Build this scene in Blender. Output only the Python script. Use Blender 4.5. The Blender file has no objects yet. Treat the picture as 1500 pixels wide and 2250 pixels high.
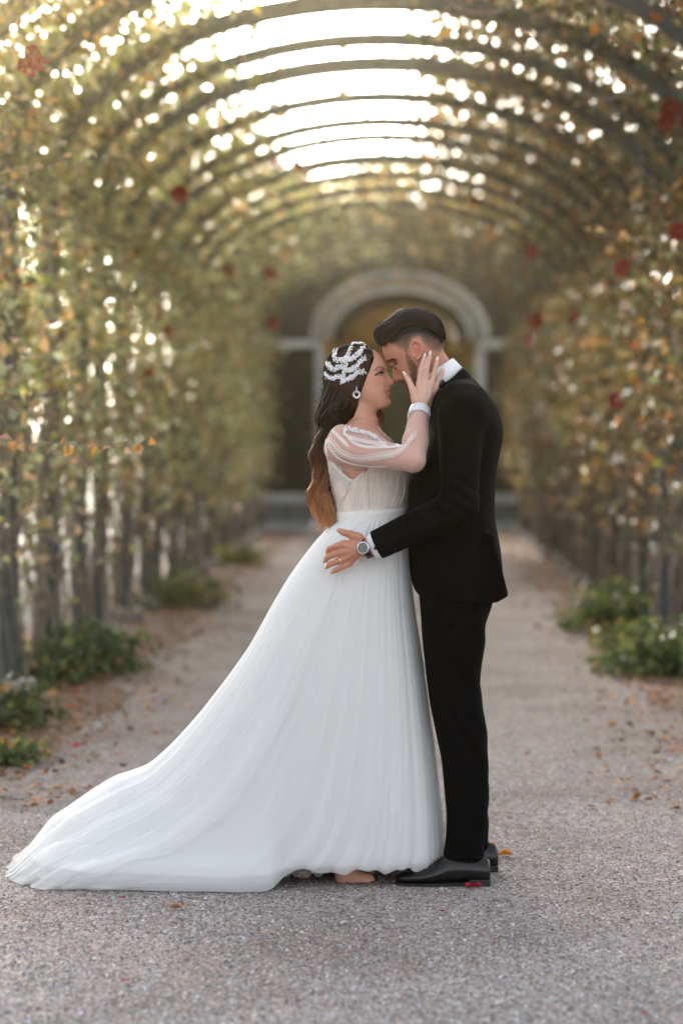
import bpy, math, random
import numpy as np
from mathutils import Vector, Matrix, Euler
from mathutils.bvhtree import BVHTree
from math import radians, pi, sin, cos

rng = np.random.default_rng(7)
random.seed(7)
scene = bpy.context.scene
COL = scene.collection

# ------------------------------------------------------------------ camera
FPX = 85 / 36 * 2250
CAMZ = 1.37
cam_data = bpy.data.cameras.new("camera")
cam = bpy.data.objects.new("camera", cam_data)
COL.objects.link(cam)
cam_data.sensor_fit = 'VERTICAL'
cam_data.sensor_height = 36
cam_data.lens = 85
cam_data.clip_start = 0.1
cam_data.clip_end = 2000
YAW = math.atan(120 / FPX)
PITCH = math.atan(150 / FPX)
cam.location = (0, 0, CAMZ)
cam.rotation_euler = (pi / 2 - PITCH, 0, YAW)
cam_data.dof.use_dof = True
cam_data.dof.focus_distance = 7.46
cam_data.dof.aperture_fstop = 1.75
scene.camera = cam
CAMR = Euler((pi / 2 - PITCH, 0, YAW)).to_matrix()

# ------------------------------------------------------------------ light
SUN_EL, SUN_AZ = radians(15), radians(-13)      # azimuth from +Y towards +X: behind and to the left
world = bpy.data.worlds.new("World")
scene.world = world
world.use_nodes = True
wn = world.node_tree
wn.nodes.clear()
sky = wn.nodes.new('ShaderNodeTexSky')
sky.sky_type = 'NISHITA'
sky.sun_disc = False
sky.sun_elevation = SUN_EL
sky.sun_rotation = SUN_AZ
sky.air_density = 1.0
sky.dust_density = 5.0
sky.ozone_density = 1.0
hs = wn.nodes.new('ShaderNodeHueSaturation')    # overcast: the cloud deck has little colour
hs.inputs['Saturation'].default_value = 0.3
bg = wn.nodes.new('ShaderNodeBackground')
bg.inputs['Strength'].default_value = 0.15
wo = wn.nodes.new('ShaderNodeOutputWorld')
wn.links.new(sky.outputs[0], hs.inputs['Color'])
wn.links.new(hs.outputs[0], bg.inputs['Color'])
wn.links.new(bg.outputs[0], wo.inputs['Surface'])

sun_data = bpy.data.lights.new("sun", 'SUN')
sun_data.energy = 4.0
sun_data.angle = radians(10)
sun_data.color = (1.0, 0.93, 0.82)
sun = bpy.data.objects.new("sun", sun_data)
COL.objects.link(sun)
sdir = Vector((sin(SUN_AZ) * cos(SUN_EL), cos(SUN_AZ) * cos(SUN_EL), sin(SUN_EL)))
sun.rotation_euler = sdir.to_track_quat('Z', 'Y').to_euler()
sun.location = (0, 0, 30)

scene.view_settings.view_transform = 'Standard'
scene.view_settings.look = 'None'
scene.view_settings.gamma = 1
scene.view_settings.use_curve_mapping = False
scene.view_settings.exposure = 2.05
scene.cycles.max_bounces = 8
scene.cycles.transparent_max_bounces = 24
scene.cycles.use_denoising = True

# ------------------------------------------------------------------ helpers
YC = 7.61


def W(px, py, Y=YC):
    """world point at depth Y seen at photo pixel (px, py)"""
    d = CAMR @ Vector(((px - 750) / FPX, -(py - 1125) / FPX, -1))
    t = Y / d.y
    return Vector((d.x * t, Y, CAMZ + d.z * t))


def Wn(px, py, Y=YC):
    px = np.asarray(px, float); py = np.asarray(py, float); Y = np.asarray(Y, float)
    M = np.array(CAMR)
    a = (px - 750) / FPX; b = -(py - 1125) / FPX
    d = [M[i, 0] * a + M[i, 1] * b - M[i, 2] for i in range(3)]
    t = Y / d[1]
    return np.stack([d[0] * t, Y + 0 * t, CAMZ + d[2] * t], -1)


def V(px, py, dy=0.0):
    """point of the couple's plane at that pixel, moved dy in depth"""
    p = W(px, py)
    return np.array([p.x, YC + dy, p.z])


O_ = W(870, 1500)
SC = (W(970, 1500).x - W(870, 1500).x) / 100       # metres per photo pixel at the couple


def to_px(X, Z):
    """inverse of V for dy = 0 (affine to well under a pixel)"""
    return 870 + (X - O_.x) / SC, 1500 - (Z - O_.z) / SC


def mesh_np(name, verts, faces, cols=None, smooth=False):
    me = bpy.data.meshes.new(name)
    verts = np.asarray(verts, np.float32).reshape(-1, 3)
    faces = np.asarray(faces, np.int32)
    nf, n = faces.shape
    me.vertices.add(len(verts)); me.vertices.foreach_set("co", verts.ravel())
    me.loops.add(nf * n); me.loops.foreach_set("vertex_index", faces.ravel())
    me.polygons.add(nf)
    me.polygons.foreach_set("loop_start", np.arange(0, nf * n, n, dtype=np.int32))
    if smooth:
        me.polygons.foreach_set("use_smooth", np.ones(nf, bool))
    me.update(calc_edges=True)
    if cols is not None:
        cols = np.asarray(cols, np.float32)
        c4 = np.ones((len(verts), 4), np.float32)
        c4[:, :3] = cols[:, :3]
        at = me.color_attributes.new("Col", 'FLOAT_COLOR', 'POINT')
        at.data.foreach_set("color", c4.ravel())
    return me


def obj(name, me, m=None, parent=None):
    o = bpy.data.objects.new(name, me)
    COL.objects.link(o)
    if m is not None and me is not None and not me.materials:
        me.materials.append(m)
    if parent is not None:
        o.parent = parent
        o.matrix_parent_inverse = Matrix.Translation(-W_LOC(parent))
    return o


def W_LOC(o):
    v = Vector((0, 0, 0))
    while o is not None:
        v += o.location + (o.matrix_parent_inverse.translation if o.parent else Vector((0, 0, 0)))
        o = o.parent
    return v


def mk(name, verts, faces, m, parent=None, cols=None, smooth=False):
    return obj(name, mesh_np(name, verts, faces, cols, smooth), m, parent)


def tag(o, label=None, cat=None, group=None, kind=None):
    if label: o['label'] = label
    if cat: o['category'] = cat
    if group: o['group'] = group
    if kind: o['kind'] = kind
    return o


def thing(name, label, cat, loc=(0, 0, 0), group=None):
    o = bpy.data.objects.new(name, None)
    COL.objects.link(o)
    o.location = loc
    o.empty_display_size = 0.1
    return tag(o, label, cat, group)


class MB:
    """collects polygons of mixed size for small hard-surface pieces"""
    def __init__(s): s.v = []; s.f = []
    def box(s, c, d, rot=None):
        b = len(s.v)
        for k in range(8):
            p = Vector(((k & 1) - .5, ((k >> 1) & 1) - .5, ((k >> 2) & 1) - .5))
            p = Vector((p.x * d[0], p.y * d[1], p.z * d[2]))
            if rot is not None: p = rot @ p
            s.v.append(tuple(p + Vector(c)))
        for q in ((0, 2, 3, 1), (4, 5, 7, 6), (0, 1, 5, 4), (2, 6, 7, 3), (0, 4, 6, 2), (1, 3, 7, 5)):
            s.f.append(tuple(b + i for i in q))
        return s
    def sweep(s, pts, w, h, closed=False):
        """rectangular bar along pts in a plane of constant Y; w = depth in Y, h = radial"""
        b = len(s.v); n = len(pts)
        for i, p in enumerate(pts):
            p = Vector(p)
            t = (Vector(pts[min(i + 1, n - 1)]) - Vector(pts[max(i - 1, 0)])).normalized()
            nn = Vector((-t.z, 0, t.x))
            for a, c in ((-1, -1), (1, -1), (1, 1), (-1, 1)):
                s.v.append(tuple(p + Vector((0, a * w / 2, 0)) + nn * (c * h / 2)))
        for i in range(n - 1):
            for k in range(4):
                a = b + 4 * i + k; c = b + 4 * i + (k + 1) % 4
                s.f.append((a, c, c + 4, a + 4))
        s.f.append((b, b + 3, b + 2, b + 1)); e = b + 4 * (n - 1)
        s.f.append((e, e + 1, e + 2, e + 3))
        return s
    def build(s, name, m, parent=None, smooth=False, bevel=0):
        me = bpy.data.meshes.new(name)
        me.from_pydata(s.v, [], s.f)
        if smooth:
            for p in me.polygons: p.use_smooth = True
        me.update()
        o = obj(name, me, m, parent)
        if bevel:
            md = o.modifiers.new("bevel", 'BEVEL'); md.width = bevel; md.segments = 2
        return o


def tubes(P, R, sides=3, cols=None):
    """P (S,N,3) polylines, R (S,N) radii -> verts, quads, cols"""
    P = np.asarray(P, float); S, N, _ = P.shape
    R = np.broadcast_to(R, (S, N))
    T = np.gradient(P, axis=1)
    T /= np.linalg.norm(T, axis=2, keepdims=True) + 1e-9
    ref = np.where(np.abs(T[..., 1:2]) < .8, np.array([0, 1., 0]), np.array([1., 0, 0]))
    A = np.cross(T, ref); A /= np.linalg.norm(A, axis=2, keepdims=True) + 1e-9
    B = np.cross(T, A)
    ang = np.arange(sides) * 2 * pi / sides
    vv = P[:, :, None, :] + R[:, :, None, None] * (np.cos(ang)[None, None, :, None] * A[:, :, None, :] + np.sin(ang)[None, None, :, None] * B[:, :, None, :])
    s, n, k = np.meshgrid(np.arange(S), np.arange(N - 1), np.arange(sides), indexing='ij')
    i0 = (s * N + n) * sides + k
    i1 = (s * N + n) * sides + (k + 1) % sides
    f = np.stack([i0, i1, i1 + sides, i0 + sides], -1).reshape(-1, 4)
    c = None
    if cols is not None:
        c = np.repeat(np.broadcast_to(cols, (S, N, 3))[:, :, None, :], sides, 2).reshape(-1, 3)
    return vv.reshape(-1, 3), f, c


def cat_mesh(parts):
    vs, fs, cs, b = [], [], [], 0
    for v, f, c in parts:
        vs.append(v); fs.append(f + b); b += len(v)
        if c is not None: cs.append(c)
    return np.concatenate(vs), np.concatenate(fs), (np.concatenate(cs) if cs else None)


def resample(pts, n):
    pts = np.asarray(pts, float)
    d = np.r_[0, np.cumsum(np.linalg.norm(np.diff(pts, axis=0), axis=1))]
    t = np.linspace(0, d[-1], n)
    out = np.stack([np.interp(t, d, pts[:, k]) for k in range(pts.shape[1])], -1)
    for _ in range(2):                                    # round the corners
        out[1:-1] = .25 * out[:-2] + .5 * out[1:-1] + .25 * out[2:]
    return out


def leaf_mesh(P, size, cols, up=0.35, fold=.25, wid=.34, nrm=None, nb=0.0):
    """many leaf-sized folded faces at points P; returns verts, tris, cols"""
    n = len(P)
    d = rng.normal(size=(n, 3)); d[:, 2] -= up
    d /= np.linalg.norm(d, axis=1, keepdims=True)
    r = rng.normal(size=(n, 3))
    if nrm is not None: r = r * (1 - nb) + nrm * nb * 2
    s = np.cross(d, r); s /= np.linalg.norm(s, axis=1, keepdims=True) + 1e-9
    k = np.cross(s, d)
    size = np.broadcast_to(size, (n,))[:, None]
    a = P
    t = P + d * size
    l = P + d * size * .5 + s * size * wid + k * size * fold
    q = P + d * size * .5 - s * size * wid + k * size * fold
    v = np.stack([a, l, t, q], 1).reshape(-1, 3)
    i = np.arange(n)[:, None] * 4
    f = np.concatenate([i + np.array([0, 1, 2]), i + np.array([0, 2, 3])])
    c = np.repeat(cols, 4, 0) if cols is not None else None
    return v, f, c


def palette(n, cols, w, jit=.25):
    cols = np.array(cols, float); w = np.array(w, float); w /= w.sum()
    c = cols[rng.choice(len(cols), n, p=w)]
    return c * (1 + rng.normal(size=(n, 1)) * jit).clip(.45, 1.8) * (1 + rng.normal(size=(n, 3)) * .06)


def in_poly(x, y, poly):
    inside = np.zeros(np.shape(x), bool)
    n = len(poly)
    for i in range(n):
        x0, y0 = poly[i]; x1, y1 = poly[(i + 1) % n]
        if y0 == y1: continue
        c = ((y0 > y) != (y1 > y)) & (x < (x1 - x0) * (y - y0) / (y1 - y0) + x0)
        inside ^= c
    return inside


def dist_line(x, y, pts):
    best = np.full(np.shape(x), 1e9)
    for (x0, y0), (x1, y1) in zip(pts[:-1], pts[1:]):
        dx, dy = x1 - x0, y1 - y0
        t = np.clip(((x - x0) * dx + (y - y0) * dy) / (dx * dx + dy * dy + 1e-9), 0, 1)
        best = np.minimum(best, np.hypot(x - x0 - t * dx, y - y0 - t * dy))
    return best


# ------------------------------------------------------------------ materials
def material(name):
    m = bpy.data.materials.new(name); m.use_nodes = True
    nt = m.node_tree; b = nt.nodes['Principled BSDF']
    return m, nt, b


def noise_bump(nt, b, scale, strength, dist=.01, detail=6, vec=None):
    n = nt.nodes.new('ShaderNodeTexNoise'); n.inputs['Scale'].default_value = scale; n.inputs['Detail'].default_value = detail
    bp = nt.nodes.new('ShaderNodeBump'); bp.inputs['Strength'].default_value = strength; bp.inputs['Distance'].default_value = dist
    if vec is not None: nt.links.new(vec, n.inputs['Vector'])
    nt.links.new(n.outputs['Fac'], bp.inputs['Height']); nt.links.new(bp.outputs[0], b.inputs['Normal'])
    return n, bp


def mat_plain(name, col, rough=.6, metal=0, spec=.5, bump=None, var=.0, vscale=8, coat=0, sheen=0):
    m, nt, b = material(name)
    b.inputs['Base Color'].default_value = (*col, 1); b.inputs['Roughness'].default_value = rough
    b.inputs['Metallic'].default_value = metal; b.inputs['Specular IOR Level'].default_value = spec
    b.inputs['Coat Weight'].default_value = coat; b.inputs['Sheen Weight'].default_value = sheen
    tc = nt.nodes.new('ShaderNodeTexCoord')
    if var:
        n = nt.nodes.new('ShaderNodeTexNoise'); n.inputs['Scale'].default_value = vscale; n.inputs['Detail'].default_value = 6
        nt.links.new(tc.outputs['Object'], n.inputs['Vector'])
        r = nt.nodes.new('ShaderNodeValToRGB')
        r.color_ramp.elements[0].position = .3; r.color_ramp.elements[1].position = .7
        r.color_ramp.elements[0].color = (*[c * (1 - var) for c in col], 1)
        r.color_ramp.elements[1].color = (*[min(1, c * (1 + var)) for c in col], 1)
        nt.links.new(n.outputs['Fac'], r.inputs['Fac']); nt.links.new(r.outputs[0], b.inputs['Base Color'])
    if bump: noise_bump(nt, b, bump[0], bump[1], bump[2], vec=tc.outputs['Object'])
    return m


def mat_attr(name, rough=.6, spec=.4, transl=0.0, bump=None, sss=0, sheen=0, aniso=0):
    m, nt, b = material(name)
    a = nt.nodes.new('ShaderNodeAttribute'); a.attribute_name = 'Col'
    nt.links.new(a.outputs['Color'], b.inputs['Base Color'])
    b.inputs['Roughness'].default_value = rough; b.inputs['Specular IOR Level'].default_value = spec
    b.inputs['Sheen Weight'].default_value = sheen
    if sss:
        b.inputs['Subsurface Weight'].default_value = sss
        b.inputs['Subsurface Radius'].default_value = (1, .35, .2)
        b.inputs['Subsurface Scale'].default_value = .012
    if bump:
        tc = nt.nodes.new('ShaderNodeTexCoord')
        noise_bump(nt, b, bump[0], bump[1], bump[2], vec=tc.outputs['Object'])
    if transl:
        out = nt.nodes['Material Output']
        tr = nt.nodes.new('ShaderNodeBsdfTranslucent'); mx = nt.nodes.new('ShaderNodeMixShader')
        g = nt.nodes.new('ShaderNodeMix'); g.data_type = 'RGBA'; g.blend_type = 'MULTIPLY'
        g.inputs['Factor'].default_value = 1
        nt.links.new(a.outputs['Color'], g.inputs['A']); g.inputs['B'].default_value = (1.6, 1.5, .9, 1)
        nt.links.new(g.outputs['Result'], tr.inputs['Color'])
        mx.inputs[0].default_value = transl
        nt.links.new(b.outputs[0], mx.inputs[1]); nt.links.new(tr.outputs[0], mx.inputs[2])
        nt.links.new(mx.outputs[0], out.inputs['Surface'])
    return m


def mat_sheer(name, col, alpha, bumps=None, rough=.8):
    """thin see-through cloth: holes between threads plus a diffuse and translucent thread"""
    m, nt, b = material(name)
    out = nt.nodes['Material Output']
    b.inputs['Base Color'].default_value = (*col, 1); b.inputs['Roughness'].default_value = rough
    b.inputs['Specular IOR Level'].default_value = .15; b.inputs['Sheen Weight'].default_value = .3
    tl = nt.nodes.new('ShaderNodeBsdfTranslucent'); tl.inputs['Color'].default_value = (*col, 1)
    m1 = nt.nodes.new('ShaderNodeMixShader'); m1.inputs[0].default_value = .4
    tp = nt.nodes.new('ShaderNodeBsdfTransparent')
    m2 = nt.nodes.new('ShaderNodeMixShader')
    lw = nt.nodes.new('ShaderNodeLayerWeight'); lw.inputs['Blend'].default_value = .5
    mr = nt.nodes.new('ShaderNodeMapRange')         # denser where the cloth is seen edge on
    mr.inputs['From Min'].default_value = .25; mr.inputs['From Max'].default_value = .95
    mr.inputs['To Min'].default_value = alpha; mr.inputs['To Max'].default_value = min(.95, alpha + .25)
    nt.links.new(lw.outputs['Facing'], mr.inputs['Value'])
    nt.links.new(b.outputs[0], m1.inputs[1]); nt.links.new(tl.outputs[0], m1.inputs[2])
    nt.links.new(mr.outputs[0], m2.inputs[0])
    nt.links.new(tp.outputs[0], m2.inputs[1]); nt.links.new(m1.outputs[0], m2.inputs[2])
    nt.links.new(m2.outputs[0], out.inputs['Surface'])
    return m


M = {}
M['iron'] = mat_plain('painted_iron', (.05, .065, .072), .5, var=.35, vscale=14, bump=(90, .2, .003))
M['wire'] = mat_plain('trellis_wire', (.09, .1, .1), .6, var=.3, vscale=20)
M['stone'] = mat_plain('footing_stone', (.3, .28, .25), .9, var=.3, vscale=12, bump=(60, .6, .01))
M['leaf'] = mat_attr('rose_leaf', .45, .4, transl=.38)
M['leaf_far'] = mat_attr('tree_leaf', .6, .3, transl=.3)
M['litter'] = mat_attr('dry_leaf', .75, .3, transl=.1)
M['stem'] = mat_plain('vine_bark', (.2, .165, .14), .9, var=.45, vscale=18, bump=(70, .8, .01))
M['bark'] = mat_plain('tree_bark', (.11, .085, .065), .9, var=.4, vscale=6, bump=(20, .8, .03))
M['petal'] = mat_plain('rose_petal', (.3, .006, .012), .5, var=.3, vscale=60)
M['gate_pale'] = mat_plain('pale_painted_lattice', (.42, .44, .44), .6, var=.2, vscale=5)
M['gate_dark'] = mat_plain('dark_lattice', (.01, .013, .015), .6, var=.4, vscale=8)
# ------------------------------------------------------------------ ground
def ramp(nt, fac, stops):
    r = nt.nodes.new('ShaderNodeValToRGB')
    el = r.color_ramp.elements
    while len(el) < len(stops): el.new(.5)
    for e, (p, c) in zip(el, stops): e.position = p; e.color = (*c, 1)
    nt.links.new(fac, r.inputs['Fac'])
    return r


def mat_gravel():
    m, nt, b = material('gravel')
    tc = nt.nodes.new('ShaderNodeTexCoord')
    vo = nt.nodes.new('ShaderNodeTexVoronoi'); vo.inputs['Scale'].default_value = 120; vo.inputs['Randomness'].default_value = 1
    nt.links.new(tc.outputs['Object'], vo.inputs['Vector'])
    sep = nt.nodes.new('ShaderNodeSeparateColor'); nt.links.new(vo.outputs['Color'], sep.inputs[0])
    r = ramp(nt, sep.outputs[0], [(0, (.1, .086, .082)), (.35, (.27, .24, .235)), (.7, (.37, .34, .335)), (1, (.54, .52, .515))])
    n = nt.nodes.new('ShaderNodeTexNoise'); n.inputs['Scale'].default_value = 1.3; n.inputs['Detail'].default_value = 8
    nt.links.new(tc.outputs['Object'], n.inputs['Vector'])
    r2 = ramp(nt, n.outputs['Fac'], [(.32, (.72, .62, .57)), (.5, (.98, .9, .87)), (.68, (1.1, 1.04, 1.0))])
    mx = nt.nodes.new('ShaderNodeMix'); mx.data_type = 'RGBA'; mx.blend_type = 'MULTIPLY'; mx.inputs['Factor'].default_value = 1
    nt.links.new(r.outputs[0], mx.inputs['A']); nt.links.new(r2.outputs[0], mx.inputs['B'])
    nt.links.new(mx.outputs['Result'], b.inputs['Base Color'])
    b.inputs['Roughness'].default_value = .9; b.inputs['Specular IOR Level'].default_value = .25
    bp = nt.nodes.new('ShaderNodeBump'); bp.inputs['Strength'].default_value = .8; bp.inputs['Distance'].default_value = .006
    bp.invert = True
    nt.links.new(vo.outputs['Distance'], bp.inputs['Height'])
    bp2 = nt.nodes.new('ShaderNodeBump'); bp2.inputs['Strength'].default_value = .4; bp2.inputs['Distance'].default_value = .03
    n2 = nt.nodes.new('ShaderNodeTexNoise'); n2.inputs['Scale'].default_value = 14; n2.inputs['Detail'].default_value = 6
    nt.links.new(tc.outputs['Object'], n2.inputs['Vector'])
    nt.links.new(n2.outputs['Fac'], bp2.inputs['Height']); nt.links.new(bp.outputs[0], bp2.inputs['Normal'])
    nt.links.new(bp2.outputs[0], b.inputs['Normal'])
    return m


def mat_soil():
    m, nt, b = material('soil_and_litter')
    tc = nt.nodes.new('ShaderNodeTexCoord')
    n = nt.nodes.new('ShaderNodeTexNoise'); n.inputs['Scale'].default_value = 9; n.inputs['Detail'].default_value = 10
    nt.links.new(tc.outputs['Object'], n.inputs['Vector'])
    r = ramp(nt, n.outputs['Fac'], [(.3, (.07, .045, .03)), (.5, (.16, .1, .07)), (.7, (.3, .17, .1))])
    nt.links.new(r.outputs[0], b.inputs['Base Color']); b.inputs['Roughness'].default_value = .95
    noise_bump(nt, b, 30, .8, .03, vec=tc.outputs['Object'])
    return m


def mat_field():
    m, nt, b = material('outer_ground')
    tc = nt.nodes.new('ShaderNodeTexCoord')
    n = nt.nodes.new('ShaderNodeTexNoise'); n.inputs['Scale'].default_value = .5; n.inputs['Detail'].default_value = 10
    nt.links.new(tc.outputs['Object'], n.inputs['Vector'])
    r = ramp(nt, n.outputs['Fac'], [(.35, (.1, .09, .08)), (.55, (.14, .12, .11)), (.7, (.07, .08, .045))])
    nt.links.new(r.outputs[0], b.inputs['Base Color']); b.inputs['Roughness'].default_value = .95
    return m


XT = -0.10            # centre line of the tunnel
HALF, SPRING, RISE = 1.98, 2.91, 1.11
T0, T1 = 10.2, 38.0


def grid_sheet(name, x0, x1, y0, y1, nx, ny, z, m, edge=None):
    xs = np.linspace(x0, x1, nx); ys = np.linspace(y0, y1, ny)
    X, Y = np.meshgrid(xs, ys, indexing='ij')
    if edge is not None: X = edge(X, Y)
    Z = np.full_like(X, z)
    v = np.stack([X, Y, Z], -1).reshape(-1, 3)
    i, j = np.meshgrid(np.arange(nx - 1), np.arange(ny - 1), indexing='ij')
    a = (i * ny + j)
    f = np.stack([a, a + ny, a + ny + 1, a + 1], -1).reshape(-1, 4)
    o = mk(name, v, f, m)
    o['kind'] = 'structure'
    return o


tag(grid_sheet('ground', -400, 400, -300, 900, 9, 9, -.012, mat_field()), 'pale open ground around and beyond the rose tunnel')
tag(grid_sheet('path', -1.75 + XT, 1.75 + XT, -6, 70, 3, 60, 0.0, mat_gravel()), 'pinkish grey fine gravel path running through the tunnel')


def wob(y, s):
    return .09 * np.sin(y * 1.3 + s) + .06 * np.sin(y * 3.1 + 2 * s) + .03 * np.sin(y * 7.7 + s * 3)


M['soil'] = mat_soil()
for side, lab in ((-1, 'brown planting bed with leaf litter along the left trellis wall'), (1, 'brown planting bed with leaf litter along the right trellis wall')):
    xi = XT + side * 1.45; xo = XT + side * 2.6
    def edge(X, Y, xi=xi, side=side):
        near = np.abs(X - xi) < .02
        return np.where(near, X + side * wob(Y, 1.7 * side + 3), X)
    tag(grid_sheet('planting_bed', min(xi, xo), max(xi, xo), 9.0, 37.6, 7, 240, .005, M['soil'], edge), lab)

# loose gravel in the foreground: real stones, one object
n = 150000
Y = 5.2 + 13 * rng.random(n) ** 2.3
X = (rng.random(n) * 2 - 1) * (.19 * Y) - .02 * Y
R = (.0021 + .0042 * rng.random(n) ** 2.6)
keep = np.ones(n, bool)
base = np.array([[1, 0, 0], [0, 1, 0], [-1, 0, 0], [0, -1, 0], [0, 0, 1]], float)
jit = 1 + .35 * rng.normal(size=(n, 5, 1)).clip(-1, 1)
ang = rng.random(n) * 6.28
c_, s_ = np.cos(ang), np.sin(ang)
bx = base[None, :, 0] * c_[:, None] - base[None, :, 1] * s_[:, None]
by = base[None, :, 0] * s_[:, None] + base[None, :, 1] * c_[:, None]
bv = np.stack([bx, by, np.broadcast_to(base[None, :, 2], bx.shape)], -1) * jit
bv[..., 2] *= .75
bv[:, :, 0] += 0.0
v = bv * R[:, None, None] + np.stack([X, Y, np.full(n, .0005)], -1)[:, None, :]
tri = np.array([[0, 1, 4], [1, 2, 4], [2, 3, 4], [3, 0, 4]])
f = (np.arange(n)[:, None, None] * 5 + tri[None]).reshape(-1, 3)
pc = palette(n, [(.35, .352, .36), (.26, .262, .268), (.54, .54, .55), (.12, .114, .11), (.25, .18, .15), (.17, .11, .09)], [4, 4, 2.4, 2.8, 1.6, .8], .22)
o = mk('gravel_stones', v.reshape(-1, 3), f, mat_attr('gravel_stone', .85, .3), cols=np.repeat(pc, 5, 0))
tag(o, 'loose grey gravel stones strewn over the path in the foreground', 'gravel', kind='stuff')

# ------------------------------------------------------------------ pergola tunnel
def arch_pt(a, Y, off=0):
    """a from 0 (left springing) over pi/2 (crown) to pi (right springing)"""
    return (XT - (HALF + off) * cos(a), Y, SPRING + (RISE + off) * sin(a))


ARCH_Y = [10.25, 11.6, 12.95, 14.56, 15.94, 16.96, 18.57, 20.0, 21.0, 22.6, 24.9 - 1.0, 25.3, 26.8, 28.2, 29.5, 30.9, 32.3, 33.7, 35.1, 36.5]
perg = thing('rose_pergola', 'long grey green iron rose pergola forming an arched tunnel over the gravel path', 'pergola', (XT, T0, 0))
for i, y in enumerate(ARCH_Y):
    thick = i in (2, 3, 5, 9, 12, 15)
    pts = [arch_pt(a, y) for a in np.linspace(0, pi, 37)]
    a = MB().sweep(pts, .10, .105 if thick else .08).build('arch', M['iron'], perg)
    for sx in (-1, 1):
        x = XT + sx * HALF
        p = MB().box((x, y, SPRING / 2), (.1 if thick else .08, .07, SPRING)).build('post', M['iron'], a, bevel=.006)
        st = MB().box((x, y, .05), (.26, .26, .1)).build('footing', M['stone'], a, bevel=.02)
NR = 23
for k in range(NR):
    a = pi * (k + .5) / NR
    x, _, z = arch_pt(a, 0, .025)
    P = np.array([[[x + .004 * sin(3 * t + k), T0 + (T1 - T0 - 1) * t / 30, z + .006 * sin(2.3 * t + k)] for t in range(31)]])
    v, f, _ = tubes(P, .0115, 4)
    mk('rod', v, f, M['wire'], perg)
for sx in (-1, 1):
    for z in (.55, 1.05, 1.55, 2.05, 2.5, 2.85):
        P = np.array([[[XT + sx * (HALF + .03), T0 + (T1 - T0 - 1) * t / 12, z] for t in range(13)]])
        v, f, _ = tubes(P, .009, 4)
        mk('rod', v, f, M['wire'], perg)

# ------------------------------------------------------------------ climbing roses
GREY, OLIVE, DEEP, TAN, ORA, RUST, BRN = (.23, .245, .18), (.2, .19, .07), (.06, .08, .05), (.4, .27, .19), (.5, .24, .06), (.3, .11, .05), (.13, .075, .045)


def bloom_mesh(r, seed):
    rs = np.random.default_rng(seed)
    vs, fs = [], []
    nb = 0
    for ring, (cnt, tilt, ln) in enumerate(((3, 1.35, .55), (5, 1.1, .8), (6, .75, 1.0), (7, .35, 1.1))):
        for k in range(cnt):
            a = 2 * pi * (k + .4 * ring) / cnt + rs.normal() * .15
            w = .5 + .06 * ring
            t = tilt + rs.normal() * .12
            g = []
            for u in (0, .5, 1):
                for s in (-1, 0, 1):
                    rr = ln * u * cos(t * (1 - .25 * u)); zz = ln * u * sin(t) - .12 * u * u
                    aa = a + s * w * (.35 + .65 * u) * .7
                    cup = .12 * (s * s) * u
                    g.append(((rr + .04) * cos(aa), (rr + .04) * sin(aa), zz + cup))
            g = np.array(g) * r
            vs.append(g)
            for i in range(2):
                for j in range(2):
                    q = nb + i * 3 + j
                    fs.append((q, q + 1, q + 4, q + 3))
            nb += 9
    return np.concatenate(vs), np.array(fs)


BLOOM = []
for s in range(3):
    v, f = bloom_mesh(1.0, s)
    me = mesh_np('bloom', v, f, smooth=True); me.materials.append(M['petal']); BLOOM.append(me)


def vine(x, y, h, sx, rad, lean=.0, n=22):
    z = np.linspace(0, 1, n)
    ph = rng.random(4) * 6.28
    amp = .05 + .09 * rng.random()
    px = x + sx * (.02 + .05 * np.sin(z * 5 + ph[0])) + .03 * np.sin(z * 13 + ph[1])
    pyy = y + amp * np.sin(z * (3 + 3 * rng.random()) + ph[2]) + .04 * np.sin(z * 17 + ph[3]) + lean * z
    zz = z * h
    P = np.stack([px, pyy, zz], -1)
    up = zz > SPRING                     # follow the vault above the springing line
    if up.any():
        a = np.clip((zz - SPRING) / 1.9, 0, 1.25)
        P[:, 0] = np.where(up, XT + sx * (HALF + .06) * np.cos(a) + .05 * np.sin(z * 13 + ph[1]), P[:, 0])
        P[:, 2] = np.where(up, SPRING + (RISE + .06) * np.sin(a), P[:, 2])
    R = rad * (1 - .65 * z)
    return P, R


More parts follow.
